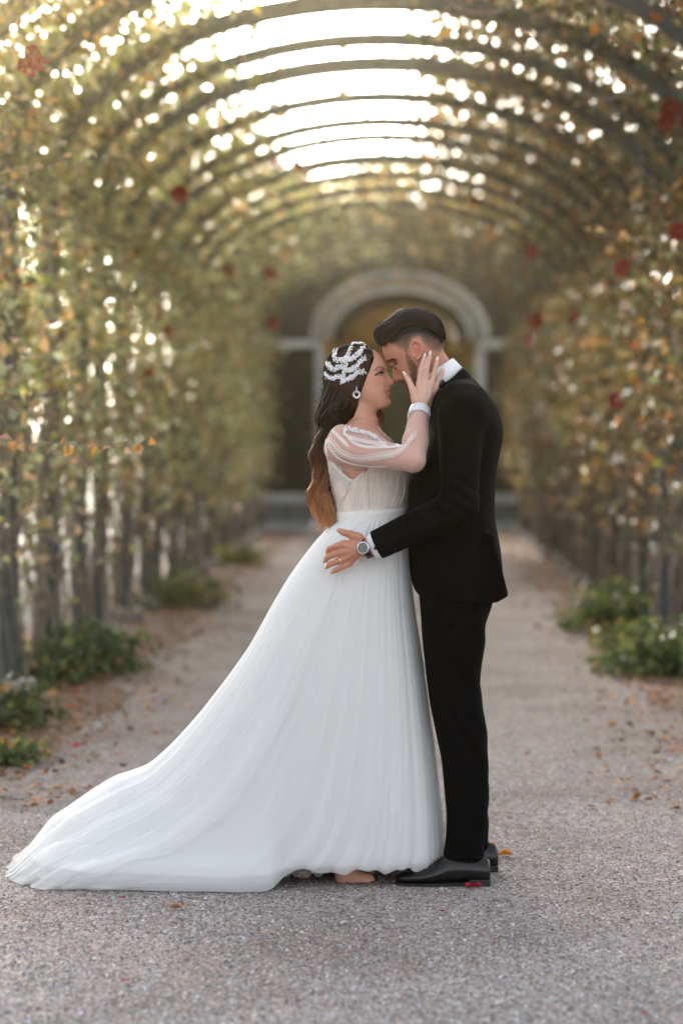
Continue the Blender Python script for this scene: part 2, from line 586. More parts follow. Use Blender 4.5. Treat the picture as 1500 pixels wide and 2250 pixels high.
nb = 0
ordn = ['nearest', 'second', 'third', 'fourth', 'fifth', 'sixth', 'seventh', 'eighth', 'ninth', 'farthest']
BW = (T1 - T0 - .6) / 10
PLANTS = {}
for side in (-1, 1):
    for b in range(10):
        y0 = T0 + b * BW; yc = y0 + BW / 2
        look = 'olive and grey green' if side < 0 else 'rust and orange tinted'
        pl = thing('climbing_rose', f'{look} climbing rose on the {"left" if side < 0 else "right"} trellis wall, {ordn[b]} plant from the camera', 'climbing rose', (XT + side * HALF, yc, 0),
                   f'climbing roses on the {"left" if side < 0 else "right"} side of the tunnel')
        PLANTS[(side, b)] = pl
        for k in range(9 if b < 6 else 6):
            h = random.choice((1.6, 2.2, 2.8, 3.6, 4.2))
            P, R = vine(XT + side * (HALF + random.uniform(-.1, .12)), y0 + BW * random.random(), h, side, random.uniform(.011, .03), random.uniform(-.5, .5), 30)
            v, f, _ = tubes(P[None], R[None], 6)
            mk('stem', v, f, M['stem'], pl, smooth=True)
        if b < 7:                                    # thin bare shoots, too many to count
            S = 46; N = 14
            z = np.linspace(0, 1, N)[None, :]
            hh = rng.uniform(.6, 2.4, (S, 1)); ph = rng.random((S, 3)) * 6.28
            z0 = rng.uniform(0, .8, (S, 1))
            P = np.stack([XT + side * (HALF + rng.uniform(-.16, .2, (S, 1))) + .07 * np.sin(z * 4 + ph[:, :1]),
                          y0 + BW * rng.random((S, 1)) + rng.normal(size=(S, 1)) * .4 * z + .06 * np.sin(z * 6 + ph[:, 1:2]),
                          z0 + hh * z], -1)
            v, f, _ = tubes(P, rng.uniform(.004, .009, (S, 1)) * (1 - .5 * z), 3)
            tag(mk('thin_stems', v, f, M['stem'], pl), kind='stuff')
        # foliage: wall part
        far = b >= 5
        nw = 5200 if b < 5 else 4200
        z = rng.random(nw * 2)
        z = .35 + (SPRING + .1 - .35) * z
        keep = rng.random(nw * 2) < np.clip((z - .35) / 1.25, .05, 1) ** 1.5
        z = z[keep][:nw]; m_ = len(z)
        y = y0 + BW * rng.random(m_)
        clump = np.sin(y * 5.1 + z * 3.7 + b) + np.sin(y * 2.3 - z * 6.1 + 2 * b + side) + .8 * np.sin(y * 11 + z * 9)
        k2 = rng.random(m_) < .14 + .38 * (clump + 1.0)
        z, y, clump = z[k2], y[k2], clump[k2]; m_ = len(z)
        x = XT + side * (HALF + rng.normal(size=m_) * .12 - .02 - .09 * np.clip(clump, -1, 2) * rng.random(m_))
        Pw = np.stack([x, y, z], -1)
        # vault part: dense towards the springing line, open at the crown (left and centre), closed again far in
        nv = 11500 if b < 5 else 7500
        a = rng.random(nv) * pi / 2
        y = y0 + BW * rng.random(nv)
        clump = np.sin(y * 4.3 + a * 7 + b * 2 + side) + np.sin(y * 9.7 - a * 12 + side * 2) * .8
        x_off = HALF * np.cos(a)                      # distance from the centre line
        if side < 0:
            dens = np.clip((x_off - .6) / .6, .014, 1.5) ** 1.1
        else:
            dens = np.clip((x_off - .12) / .38, .014, 1)
        dens = np.where(y > 23.2, np.maximum(dens * .6, .13 + .12 * (y > 24.6)), dens)
        dens = np.where((y > 28.3) & (y < 29.4) & (x_off < 1.0), dens * .3, dens)
        dens = np.where(y > 36.3, dens * .25, dens)
        keep = rng.random(nv) < dens * (.55 + .4 * clump).clip(.08, 1.3)
        a, y = a[keep], y[keep]; m_ = len(a)
        off = .11 + rng.normal(size=m_) * .075
        Pv = np.stack([XT + side * (HALF + off) * np.cos(a), y, SPRING + (RISE + off) * np.sin(a)], -1)
        P = np.concatenate([Pw, Pv]); tone = 1 + .28 * np.sin(P[:, 1] * 7.3 + 1.3 * np.sin(P[:, 2] * 2.1) + b) * np.sin(P[:, 2] * 1.7 + P[:, 1] * 1.9)
        nn = len(P)
        if side < 0:
            wts = [7, 3.6, 1.6, 1.5, .15, .2, .7]
        else:
            wts = [4.2, 1.6, 2.2, 3.4, 1.1, 1.0, 1.4]
        if b > 4: wts = [wts[0] * 1.3, wts[1] * .6, wts[2] * 1.8, wts[3] * .8, wts[4] * .5, wts[5], wts[6] * 2.5]
        cols = palette(nn, [GREY, OLIVE, DEEP, TAN, ORA, RUST, BRN], wts, .28) * (.58 if side > 0 else 1.2) * tone[:, None]  # left leaves coloured brighter to carry the warm glow on that wall
        sz = (.03 + .065 * rng.random(nn) ** 1.6) * (1.15 if far else 1)
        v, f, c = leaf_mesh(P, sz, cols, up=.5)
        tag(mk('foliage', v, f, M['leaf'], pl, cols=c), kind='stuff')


def plant_at(side, Y):
    return PLANTS[(side, int(min(9, max(0, (Y - T0) / BW))))]


def bloom(px, py, Y, r, side):
    global nb
    p = W(px, py, Y)
    o = obj('bloom', BLOOM[nb % 3]); nb += 1
    o.parent = plant_at(side, Y); o.matrix_parent_inverse = Matrix.Translation(-W_LOC(o.parent))
    o.location = p; o.scale = (r, r, r)
    o.rotation_euler = (random.uniform(.9, 2), random.uniform(-.5, .5), random.uniform(-1, 1))


for bx, by, Y, r, s in ((75, 118, 9.3, .035, -1), (58, 142, 9.33, .03, -1), (92, 145, 9.27, .032, -1), (72, 150, 9.3, .03, -1), (395, 425, 15.5, .055, -1), (375, 728, 16.5, .05, -1),
                        (590, 605, 27, .08, -1), (500, 595, 22, .05, -1), (595, 712, 24, .07, -1), (1172, 706, 21, .075, 1), (1168, 746, 21.2, .07, 1),
                        (1470, 240, 13.8, .06, 1), (1465, 268, 13.8, .05, 1), (1492, 262, 13.8, .045, 1), (1492, 510, 13.5, .05, 1), (1368, 590, 13.7, .045, 1), (1040, 440, 24, .06, 1),
                        (1168, 552, 22, .06, 1), (650, 365, 20.0, .05, -1), (605, 362, 20.0, .045, -1), (1095, 140, 16.4, .045, 1), (1255, 690, 17, .05, 1),
                        (1355, 880, 15, .05, 1), (330, 820, 17, .04, -1)):
    bloom(bx, by, Y, r, s)

# shoots that hang into the path, close enough to the plane of focus to show single leaves
v, f, _ = leaf_mesh(np.zeros((1, 3)), 1.0, None, 0)
LEAFME = []
for k in range(4):
    w = .3 + .06 * k; fo = .1 + .06 * k
    vv = np.array([[0, 0, 0], [w * .8, .3, fo], [w, .55, fo * 1.1], [0, .6, 0], [0, 1.05, -.12], [-w, .55, fo * 1.1], [-w * .8, .3, fo], [w * .55, .82, fo * .5], [-w * .55, .82, fo * .5]])
    ff = np.array([[0, 1, 3], [1, 2, 3], [2, 7, 3], [7, 4, 3], [0, 3, 6], [6, 3, 5], [5, 3, 8], [8, 3, 4]])
    cc = [GREY, OLIVE, TAN, ORA][k]
    me = mesh_np('leaf', vv, ff, np.tile(np.array(cc), (9, 1)), smooth=True); me.materials.append(M['leaf']); LEAFME.append(me)


def shoot(pts, Y, side, leaves, size=.03, wts=(5, 2, 1, 1)):
    P = resample([tuple(W(a, c, y)) for (a, c), y in zip(pts, Y)], 26)
    v, f, _ = tubes(P[None], np.linspace(.004, .0015, 26)[None], 5)
    pl = plant_at(side, Y[0])
    br = mk('branch', v, f, M['stem'], pl, smooth=True)
    off = W_LOC(br)
    for k in range(leaves):
        t = (k + random.random()) / leaves
        p = P[int(t * 25)]
        o = obj('leaf', LEAFME[random.choices(range(4), wts)[0]])
        o.parent = br; o.matrix_parent_inverse = Matrix.Translation(-off)
        o.location = p; s = size * random.uniform(.7, 1.25); o.scale = (s, s, s)
        o.rotation_euler = (random.uniform(-1.9, .5), random.uniform(-.8, .8), random.uniform(0, 6.28))


shoot([(-60, 955), (40, 970), (150, 975), (210, 985), (280, 985), (330, 968), (362, 945)], [9.9, 9.2, 8.9, 8.75, 8.65, 8.6, 8.55], -1, 46, .04, (3, 1, 3, 2))
shoot([(-60, 395), (40, 375), (110, 362), (160, 345), (215, 318)], [10.6, 10.0, 9.7, 9.6, 9.5], -1, 30, .04, wts=(3, 2, 4, 1))
shoot([(-50, 100), (0, 98), (40, 110), (75, 122)], [10.2, 9.8, 9.4, 9.3], -1, 10)
shoot([(1560, 560), (1480, 535), (1400, 520), (1330, 512), (1290, 505)], [14.6, 14.2, 13.7, 13.3, 13], 1, 24, .04, (3, 2, 4, 1))
shoot([(1580, 700), (1500, 640), (1430, 610), (1350, 625)], [15, 14.4, 13.9, 13.5], 1, 18, .04, (3, 2, 4, 1))
shoot([(640, 770), (560, 745), (500, 735), (440, 745)], [22, 21, 20, 19], -1, 16, .06, (3, 2, 4, 2))
for q, (a, b_, y_) in enumerate(((1060, 2, 12.2), (1140, 60, 12.6), (1330, 190, 12.8))):       # bare looping canes under the vault
    th = np.linspace(.2, 2.9, 24)
    P = np.array([tuple(W(a + 70 * cos(t), b_ + 26 * sin(t), y_ + .2 * t)) for t in th])
    v, f, _ = tubes(P[None], np.full((1, 24), .008), 5)
    mk('branch', v, f, M['stem'], plant_at(1, y_), smooth=True)

# ------------------------------------------------------------------ low plants in the beds
def low_plant(px, py, r, h, n, label, cols, wts):
    Y = CAMZ * FPX / (py - 975); p = W(px, py, Y)
    root = thing('low_shrub', label, 'shrub', (p.x, p.y, 0), 'low green plants at the foot of the trellis')
    h *= .72; r *= 1.15
    u = rng.normal(size=(n, 3)); u /= np.linalg.norm(u, axis=1, keepdims=True)
    u[:, 2] = np.abs(u[:, 2]); rr = rng.random((n, 1)) ** .4
    P = u * rr * np.array([r, r * 1.3, h]) * (1 + .3 * np.sin(u[:, :1] * 9 + u[:, 1:2] * 7)) + np.array([p.x, p.y, .01])
    v, f, c = leaf_mesh(P, rng.uniform(.035, .075, n), palette(n, cols, wts, .3), up=-.2)
    tag(mk('foliage', v, f, M['leaf'], root, cols=c), kind='stuff')
    S = 10; z = np.linspace(0, 1, 8)[None, :]; a = rng.random((S, 1)) * 6.28
    Q = np.stack([p.x + r * .6 * z * np.cos(a), p.y + r * .7 * z * np.sin(a), h * .8 * z + 0 * a], -1)
    v, f, _ = tubes(Q, .004, 4)
    mk('stem', v, f, M['stem'], root)


G = [(.05, .09, .05), (.1, .14, .06), (.2, .22, .08), (.3, .2, .08)]
for a in ((190, 1478, .33, .34, 1500, 'bushy dark green plant beside the nearest visible left post', G, [5, 4, 1, .3]),
          (105, 1500, .26, .3, 900, 'dark green plant in front of the left stone footing', G, [5, 3, 1, .5]),
          (15, 1600, .2, .26, 700, 'low green plant at the left edge of the picture', G, [4, 3, 1, 1]),
          (20, 1680, .14, .1, 300, 'flat green tuft at the lower left edge of the path', G, [4, 3, 1, 1]),
          (400, 1335, .36, .35, 1000, 'yellow green plant halfway along the left bed', G, [2, 4, 3, .5]),
          (500, 1240, .4, .3, 700, 'pale green tuft far down the left bed', G, [1, 4, 3, .5]),
          (1340, 1385, .3, .42, 1300, 'bushy green plant before the nearest right posts', G, [4, 4, 1.5, .3]),
          (1460, 1478, .32, .36, 1300, 'dark green plant at the right edge of the picture', G, [4, 4, 1.2, .5]),
          (1400, 1425, .26, .2, 700, 'yellowing low plant between the two right shrubs', G, [1, 3, 3, 1.5])):
    low_plant(*a)

# fallen leaves in the beds and along the path edges
n = 8000
side = np.where(rng.random(n) < .5, -1, 1)
Y = 9 + 28 * rng.random(n) ** 1.4
d = rng.normal(size=n) * .28
X = XT + side * (1.62 + d)
P = np.stack([X, Y, rng.uniform(.006, .03, n)], -1)
c = palette(n, [(.36, .17, .08), (.22, .1, .05), (.4, .26, .15), (.45, .2, .04), (.3, .02, .02), (.12, .07, .04)], [4, 4, 3, 1.5, .5, 2], .3)
nrm = np.tile(np.array([0, 0, 1.]), (n, 1))
dd = rng.normal(size=(n, 3)); dd[:, 2] *= .25; dd /= np.linalg.norm(dd, axis=1, keepdims=True)
ss = np.cross(dd, nrm + .3 * rng.normal(size=(n, 3))); ss /= np.linalg.norm(ss, axis=1, keepdims=True)
sz = rng.uniform(.025, .055, n)[:, None]
v = np.stack([P, P + dd * sz * .5 + ss * sz * .35 + nrm * .004, P + dd * sz, P + dd * sz * .5 - ss * sz * .35 + nrm * .004], 1).reshape(-1, 3)
v[:, 2] = np.maximum(v[:, 2], .006)
i = np.arange(n)[:, None] * 4
f = np.concatenate([i + np.array([0, 1, 2]), i + np.array([0, 2, 3])])
o = mk('leaf_litter', v, f, M['litter'], cols=np.repeat(c, 4, 0))
tag(o, 'brown fallen leaves strewn over the beds along both trellis walls', 'fallen leaves', kind='stuff')

# single leaves and petals one can point to on the path
def flat_leaf(px, py, size, col, name, label, cat, group):
    Y = CAMZ * FPX / (py - 975); p = W(px, py, Y)
    k = 10; a = np.linspace(0, 2 * pi, k, endpoint=False)
    rad = size * (.42 + .12 * np.cos(2 * a) + .05 * rng.normal(size=k))
    v = np.stack([rad * np.cos(a), rad * np.sin(a) * .8, .004 + size * .28 * np.abs(np.sin(a * 1.5 + rng.random() * 3))], -1)
    v = np.vstack([v, [[0, 0, .004]]])
    f = np.array([[i, (i + 1) % k, k] for i in range(k)])
    o = mk(name, v, f, M['litter'], cols=np.tile(np.array(col), (k + 1, 1)), smooth=True)
    o.location = (p.x, p.y, 0.002)
    tag(o, label, cat, group)


RED, OR_, PAL = (.38, .01, .03), (.62, .25, .03), (.5, .3, .16)
gp, gl = 'red rose petals lying on the gravel', 'fallen leaves lying on the gravel path'
for a in ((1040, 1956, .05, RED, 'rose_petal', 'crimson petal under the heel side of the groom\'s near shoe', 'petal', gp),
          (270, 1984, .022, RED, 'rose_petal', 'small dark red petal just below the left end of the train', 'petal', gp),
          (975, 2011, .02, RED, 'rose_petal', 'small dark red petal on the gravel below the groom\'s toe', 'petal', gp),
          (275, 2170, .024, RED, 'rose_petal', 'dark red petal low in the picture on the left, alone on the gravel', 'petal', gp),
          (1415, 2238, .02, RED, 'rose_petal', 'dark red petal at the bottom right corner of the picture', 'petal', gp),
          (188, 1741, .03, RED, 'rose_petal', 'red petal just above the top edge of the train', 'petal', gp),
          (344, 1617, .036, RED, 'rose_petal', 'red petal on the path left of the skirt at knee height', 'petal', gp),
          (198, 1607, .03, (.4, .06, .05), 'rose_petal', 'faded red petal near the left planting bed', 'petal', gp),
          (5, 1705, .05, RED, 'rose_petal', 'red petal at the left picture edge beside the tuft', 'petal', gp),
          (1470, 1655, .04, RED, 'rose_petal', 'red petal near the right planting bed', 'petal', gp),
          (1155, 1660, .03, (.4, .1, .1), 'rose_petal', 'pinkish petal on the path right of the groom\'s knee', 'petal', gp),
          (1100, 1886, .075, OR_, 'fallen_leaf', 'curled bright orange leaf behind the groom\'s heel', 'leaf', gl),
          (1085, 1862, .03, OR_, 'fallen_leaf', 'tiny orange leaf above the curled orange one', 'leaf', gl),
          (395, 2006, .055, (.4, .24, .14), 'fallen_leaf', 'thin tan leaf on the gravel in front of the train', 'leaf', gl),
          (125, 1742, .06, PAL, 'fallen_leaf', 'pale orange leaf on the path above the train tip', 'leaf', gl),
          (108, 1754, .04, PAL, 'fallen_leaf', 'cream coloured leaf just below the pale orange leaf', 'leaf', gl),
          (340, 1522, .07, PAL, 'fallen_leaf', 'pale leaf on the middle of the path left of the skirt', 'leaf', gl),
          (1338, 1596, .08, PAL, 'fallen_leaf', 'pale yellow leaf on the right half of the path', 'leaf', gl),
          (158, 1560, .06, OR_, 'fallen_leaf', 'orange leaf at the edge of the left bed', 'leaf', gl),
          (420, 2113, .02, (.2, .12, .08), 'fallen_leaf', 'small brown leaf scrap on the foreground gravel', 'leaf', gl)):
    flat_leaf(*a)

# ------------------------------------------------------------------ gate pavilion at the end of the tunnel
GY = 38.2; GX = .06
gate = thing('garden_pavilion', 'pale grey lattice archway closing the far end of the rose tunnel', 'pavilion', (GX, GY, 0))
gs = GY / FPX
def gx(px): return (px - 870) * gs
def gz(py): return CAMZ - (py - 975) * gs
zsp = gz(745)


def ring(rx0, rz0, rx1, rz1, y0, y1, name, m, n=28):
    vs, fs = [], []
    for i in range(n + 1):
        a = pi * i / n
        for (rx, rz) in ((rx0, rz0), (rx1, rz1)):
            for y in (y0, y1):
                vs.append((GX - rx * cos(a), y, zsp + rz * sin(a)))
    for i in range(n):
        b = 4 * i
        fs += [(b, b + 4, b + 6, b + 2), (b + 1, b + 3, b + 7, b + 5), (b, b + 1, b + 5, b + 4), (b + 2, b + 6, b + 7, b + 3)]
    return mk(name, vs, fs, m, gate)


ring(1.40, 1.07, 1.35, 1.02, GY - .1, GY + .1, 'arch_rim', M['gate_pale'])
ring(1.12, .78, 1.07, .73, GY - .1, GY + .1, 'arch_rim', M['gate_pale'])
mb = MB()                                             # lattice of the arch band
for i in range(46):
    a = pi * (i + .5) / 46
    for sgn in (-1, 1):
        p0 = Vector((GX - 1.14 * cos(a - sgn * .035), GY, zsp + .80 * sin(a - sgn * .035)))
        p1 = Vector((GX - 1.34 * cos(a + sgn * .035), GY, zsp + 1.01 * sin(a + sgn * .035)))
        d = p1 - p0
        mb.box((p0 + p1) / 2 + Vector((0, sgn * .013, 0)), (d.length, .02, .016), d.to_track_quat('X', 'Z').to_matrix())
tag(mb.build('lattice', M['gate_pale'], gate), kind='stuff')
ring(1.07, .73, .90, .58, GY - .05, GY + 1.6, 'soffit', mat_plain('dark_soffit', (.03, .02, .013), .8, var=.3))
for sx in (-1, 1):
    x0, x1 = sx * 1.40 + GX, sx * 2.25 + GX
    xc, w = (x0 + x1) / 2, abs(x1 - x0)
    MB().box((xc, GY, gz(758)), (w + .3, .3, .13)).build('entablature', M['gate_pale'], gate, bevel=.02)
    MB().box((sx * 1.27 + GX, GY, zsp / 2 - .05), (.13, .2, zsp - .1)).build('pilaster', M['gate_pale'], gate, bevel=.01)
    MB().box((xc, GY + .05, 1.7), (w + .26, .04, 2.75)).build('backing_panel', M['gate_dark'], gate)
    mb = MB()
    for i in range(-12, 22):
        for sgn in (-1, 1):
            mb.box((xc + sx * .05, GY - .01 + sgn * .012, 1.3 + i * .13 * 1.0), (1.1, .018, .022), Euler((0, sgn * radians(45), 0)).to_matrix())
    for k in range(len(mb.v)):
        x, y, z = mb.v[k]
        mb.v[k] = (min(max(x, min(x0, x1) + .04), max(x0, x1) - .04), y, min(max(z, .75), zsp - .12))
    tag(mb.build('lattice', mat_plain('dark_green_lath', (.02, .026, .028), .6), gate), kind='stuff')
    MB().box((xc, GY - .02, gz(1096)), (w, .24, .16)).build('rail', M['gate_pale'], gate, bevel=.02)
    MB().box((xc, GY, gz(1132)), (w, .16, .28)).build('plinth_panel', mat_plain('weathered_panel', (.14, .155, .16), .8, var=.4, vscale=6), gate)
    MB().box((xc, GY - .05, .06), (w, .4, .12)).build('plinth', M['gate_pale'], gate, bevel=.02)
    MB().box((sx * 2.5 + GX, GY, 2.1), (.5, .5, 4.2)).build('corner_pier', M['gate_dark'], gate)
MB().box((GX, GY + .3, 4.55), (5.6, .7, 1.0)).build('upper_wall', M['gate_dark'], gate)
for sx in (-1, 1):
    mb = MB()
    for i in range(10):
        z0 = zsp + i * .11; x_in = 1.42 * math.sqrt(max(0, 1 - ((z0 - zsp) / 1.09) ** 2)) if z0 - zsp < 1.09 else 0
        mb.box((GX + sx * (x_in + 2.25) / 2, GY + .08, z0 + .05), (2.25 - x_in, .05, .1))
    mb.build('spandrel_panel', M['gate_dark'], gate)

# ------------------------------------------------------------------ trees outside the tunnel
def tree(x, y, h, cr, n, label, cols, wts, name='tree', lsz=(.07, .14), trunk=True, squash=1.0):
    root = thing(name, label, 'tree', (x, y, 0), 'trees standing outside the rose tunnel')
    z = np.linspace(0, 1, 12); ph = random.random() * 6
    P = np.stack([x + .15 * np.sin(z * 3 + ph), y + .1 * np.sin(z * 4 + ph), z * h * .75], -1)
    limbs = [(P, .16 * (1 - .75 * z) * h / 7)]
    for k in range(7):
        a = random.random() * 6.28; s = P[4 + k]
        L = cr * random.uniform(.5, .8)
        q = np.linspace(0, 1, 12)
        limbs.append((np.stack([s[0] + L * q * cos(a), s[1] + L * q * sin(a), s[2] + L * .8 * q ** 1.2], -1), .06 * (1 - .8 * q) * h / 7))
    v, f, _ = tubes(np.array([l[0] for l in limbs]), np.array([l[1] for l in limbs]), 7)
    mk('trunk', v, f, M['bark'], root, smooth=True)
    nc = 40
    cc = rng.normal(size=(nc, 3)); cc /= np.linalg.norm(cc, axis=1, keepdims=True)
    cc = cc * (rng.random((nc, 1)) ** .5) * np.array([cr, cr, h * .36 * squash]) + np.array([x, y, h * .66])
    idx = rng.integers(0, nc, n)
    r = rng.uniform(.2, .34, nc) * cr
    u = rng.normal(size=(n, 3)); u /= np.linalg.norm(u, axis=1, keepdims=True)
    P = cc[idx] + u * r[idx][:, None] * (rng.random((n, 1)) ** .45)
    tint = palette(nc, cols, wts, .2)[idx] * (1 + rng.normal(size=(n, 1)) * .25).clip(.5, 1.7)
    v, f, c = leaf_mesh(P, rng.uniform(*lsz, n), tint, up=.2)
    tag(mk('crown', v, f, M['leaf_far'], root, cols=c), kind='stuff')


GR = [(.05, .075, .03), (.09, .1, .035), (.14, .13, .04), (.2, .13, .04)]
GO = [(.3, .16, .05), (.36, .2, .08), (.22, .14, .045), (.14, .1, .045)]
tree(3.9, 19.5, 7.8, 2.3, 9000, 'tall dark green tree right of the tunnel, nearest to the camera', GR, [4, 4, 2, 1])
tree(3.4, 25.0, 8.5, 2.5, 9000, 'yellow green tree right of the tunnel whose crown leans over the vault', GR, [1, 4, 4, 2])
tree(4.6, 31.5, 8.0, 2.6, 7000, 'autumn brown tree right of the tunnel near its far end', GR + [(.3, .15, .06)], [2, 3, 2, 2, 3])
tree(4.2, 14.5, 6.0, 1.7, 6000, 'smaller green tree beside the near right trellis wall', GR, [4, 4, 1, 1])
tree(-5.6, 17, 4.0, 1.9, 7000, 'low spreading olive tree outside the left trellis wall, nearest to the camera', GR, [2, 4, 4, 1])
tree(-5.2, 23.5, 4.2, 2.0, 7000, 'yellowing tree outside the middle of the left trellis wall', GR, [1, 4, 4, 2])
tree(-5.4, 30, 4.6, 2.1, 7000, 'dull green tree outside the left trellis wall near the pavilion', GR, [3, 4, 2, 1])
tree(-6.8, 38, 5.5, 2.2, 6000, 'round olive tree beyond the left trellis wall', GR, [2, 4, 3, 1])
tree(-4.6, 44, 7.2, 2.6, 6000, 'dark tree left of the garden pavilion', GR, [5, 3, 1, 1])
tree(4.8, 44, 7.5, 2.8, 6000, 'dark tree right of the garden pavilion', GR, [5, 3, 1, 1])
tree(-2.0, 56, 6.8, 3.4, 20000, 'golden autumn tree seen through the pavilion arch on the left', GO, [4, 4, 1, 1], lsz=(.2, .36), squash=1.3)
tree(2.0, 59, 7.0, 3.6, 20000, 'golden autumn tree seen through the pavilion arch on the right', GO, [3, 4, 2, 1], lsz=(.2, .36), squash=1.3)


def hedge(x0, x1, y0, y1, h, n, label, cols, wts):
    root = thing('hedge', label, 'hedge', ((x0 + x1) / 2, (y0 + y1) / 2, 0))
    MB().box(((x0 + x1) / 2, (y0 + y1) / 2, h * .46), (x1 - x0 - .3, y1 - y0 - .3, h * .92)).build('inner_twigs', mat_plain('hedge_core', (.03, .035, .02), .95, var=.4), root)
    P = rng.random((n, 3))
    ax = rng.integers(0, 5, n)
    P[ax == 0, 0] *= .06; P[ax == 1, 0] = 1 - .06 * P[ax == 1, 0]; P[ax == 2, 1] *= .15; P[ax == 3, 2] = 1 - .1 * P[ax == 3, 2]; P[ax == 4, 1] = 1 - .15 * P[ax == 4, 1]
    P = P * np.array([x1 - x0, y1 - y0, h]) + np.array([x0, y0, 0])
    v, f, c = leaf_mesh(P, rng.uniform(.08, .16, n), palette(n, cols, wts, .35), up=.1)
    tag(mk('foliage', v, f, M['leaf_far'], root, cols=c), kind='stuff')


tree(2.6, 50, 6.4, 2.3, 16000, 'golden brown tree close behind the right half of the pavilion opening', GO, [2, 3, 3, 3], lsz=(.16, .3), squash=1.2)
hedge(-3.4, 3.6, 45.5, 47.5, 2.75, 14000, 'dark clipped hedge crossing behind the pavilion opening', GR, [5, 4, 2, 0])
hedge(3.0, 4.4, 16.5, 37, 2.7, 16000, 'long green hedge running outside the right trellis wall', GR, [4, 4, 2, 1])
hedge(-9.5, -8.2, 15, 60, 1.5, 12000, 'low clipped hedge beyond the lawn on the left', GR, [4, 4, 2, 0])
# ------------------------------------------------------------------ implicit surfaces for the couple
class Field:
    """signed field on a grid that is fine where it has to be; only the near half is evaluated and mirrored about y = YC"""
    def __init__(s, xs, ys, zs):
        s.xs, s.ys, s.zs = xs, ys, zs
        s.F = np.full((len(xs), len(ys), len(zs)), .06, np.float32)
    def win(s, lo, hi):
        sl = []
        for g, a, b in zip((s.xs, s.ys, s.zs), lo, hi):
            i0 = max(0, np.searchsorted(g, a) - 1); i1 = min(len(g), np.searchsorted(g, b) + 1)
            if i1 <= i0: return None
            sl.append(slice(i0, i1))
        X, Y, Z = np.meshgrid(s.xs[sl[0]], s.ys[sl[1]], s.zs[sl[2]], indexing='ij', sparse=True)
        return tuple(sl), X, Y, Z
    def op(s, fn, lo, hi, k=.01, mode='add'):
        w = s.win(np.asarray(lo) - k - .012, np.asarray(hi) + k + .012)
        if w is None: return s
        sl, X, Y, Z = w
        d = fn(X, Y, Z)
        a = s.F[sl]
        if mode == 'sub': a = -a
        h = np.maximum(k - np.abs(a - d), 0) / k
        r = np.minimum(a, d) - h * h * k * .25
        s.F[sl] = -r if mode == 'sub' else r
        return s
    def cone(s, a, b, ra, rb, k=.01, mode='add', sy=1.0, cap=None):
        a = np.asarray(a, float); b = np.asarray(b, float); r = max(ra, rb)
        def fn(X, Y, Z):
            d = b - a; L2 = d @ d
            t = ((X - a[0]) * d[0] + (Y - a[1]) * d[1] + (Z - a[2]) * d[2]) / (L2 + 1e-12)
            tc = np.clip(t, 0, 1)
            e = np.sqrt((X - a[0] - tc * d[0]) ** 2 + ((Y - a[1] - tc * d[1]) / sy) ** 2 + (Z - a[2] - tc * d[2]) ** 2) - (ra + (rb - ra) * tc)
            if cap is not None:
                e = np.maximum(e, (t - cap) * math.sqrt(L2))
            return e
        return s.op(fn, np.minimum(a, b) - r * max(1, sy), np.maximum(a, b) + r * max(1, sy), k, mode)
    def chain(s, pts, rs, k=.006, **kw):
        for i in range(len(pts) - 1): s.cone(pts[i], pts[i + 1], rs[i], rs[i + 1], k, **kw)
        return s
    def ell(s, c, r, k=.01, mode='add', rot=0.0):
        """ellipsoid; rot turns it in the picture plane (radians)"""
        c = np.asarray(c, float); r = np.asarray(r, float); cr, sr = cos(rot), sin(rot)
        def fn(X, Y, Z):
            dx, dz = X - c[0], Z - c[2]
            u = (dx * cr + dz * sr) / r[0]; w = (-dx * sr + dz * cr) / r[2]; v = (Y - c[1]) / r[1]
            q = np.sqrt(u * u + v * v + w * w); g = np.sqrt((u / r[0]) ** 2 + (v / r[1]) ** 2 + (w / r[2]) ** 2) + 1e-9
            return q * (q - 1) / g
        m_ = r.max()
        return s.op(fn, c - [m_, r[1], m_], c + [m_, r[1], m_], k, mode)
    def loft(s, rows, k=.02, p=2.3, z0=None, z1=None, yc=YC, pad=0.0, mode='add'):
        """rows of (py, px_a, px_b, half depth): a body seen from the side"""
        rows = sorted(rows, key=lambda q: -q[0])
        z = np.array([V(0, q[0])[2] for q in rows])
        xa = np.array([V(min(q[1], q[2]), q[0])[0] for q in rows]); xb = np.array([V(max(q[1], q[2]), q[0])[0] for q in rows]); B = np.array([q[3] for q in rows])
        zf = np.linspace(z[0], z[-1], 240)
        def sm(t):
            r = np.interp(zf, z, t)
            for _ in range(60): r[1:-1] = .25 * r[:-2] + .5 * r[1:-1] + .25 * r[2:]
            return r
        XA, XB, BB = sm(xa), sm(xb), sm(B)
        zlo, zhi = (z[0] if z0 is None else z0), (z[-1] if z1 is None else z1)
        def fn(X, Y, Z):
            a = np.interp(Z.ravel(), zf, XA).reshape(Z.shape) - pad; b = np.interp(Z.ravel(), zf, XB).reshape(Z.shape) + pad
            h = np.interp(Z.ravel(), zf, BB).reshape(Z.shape) + pad
            c = (a + b) / 2; r = (b - a) / 2
            rho = (np.abs((X - c) / r) ** p + np.abs((Y - yc) / h) ** p) ** (1 / p)
            e = (rho - 1) * np.minimum(r, h)
            return np.maximum(e, np.maximum(zlo - Z, Z - zhi))
        return s.op(fn, (xa.min(), yc - B.max() - pad, zlo), (xb.max(), yc + B.max() + pad, zhi), k, mode)
    def mesh(s, mirror=True):
        F, ys = s.F, s.ys
        if mirror:
            F = np.concatenate([F, F[:, -2::-1, :]], 1)
            ys = np.r_[ys, 2 * YC - ys[-2::-1]]
        return surfnets(s.xs, ys, s.zs, F)


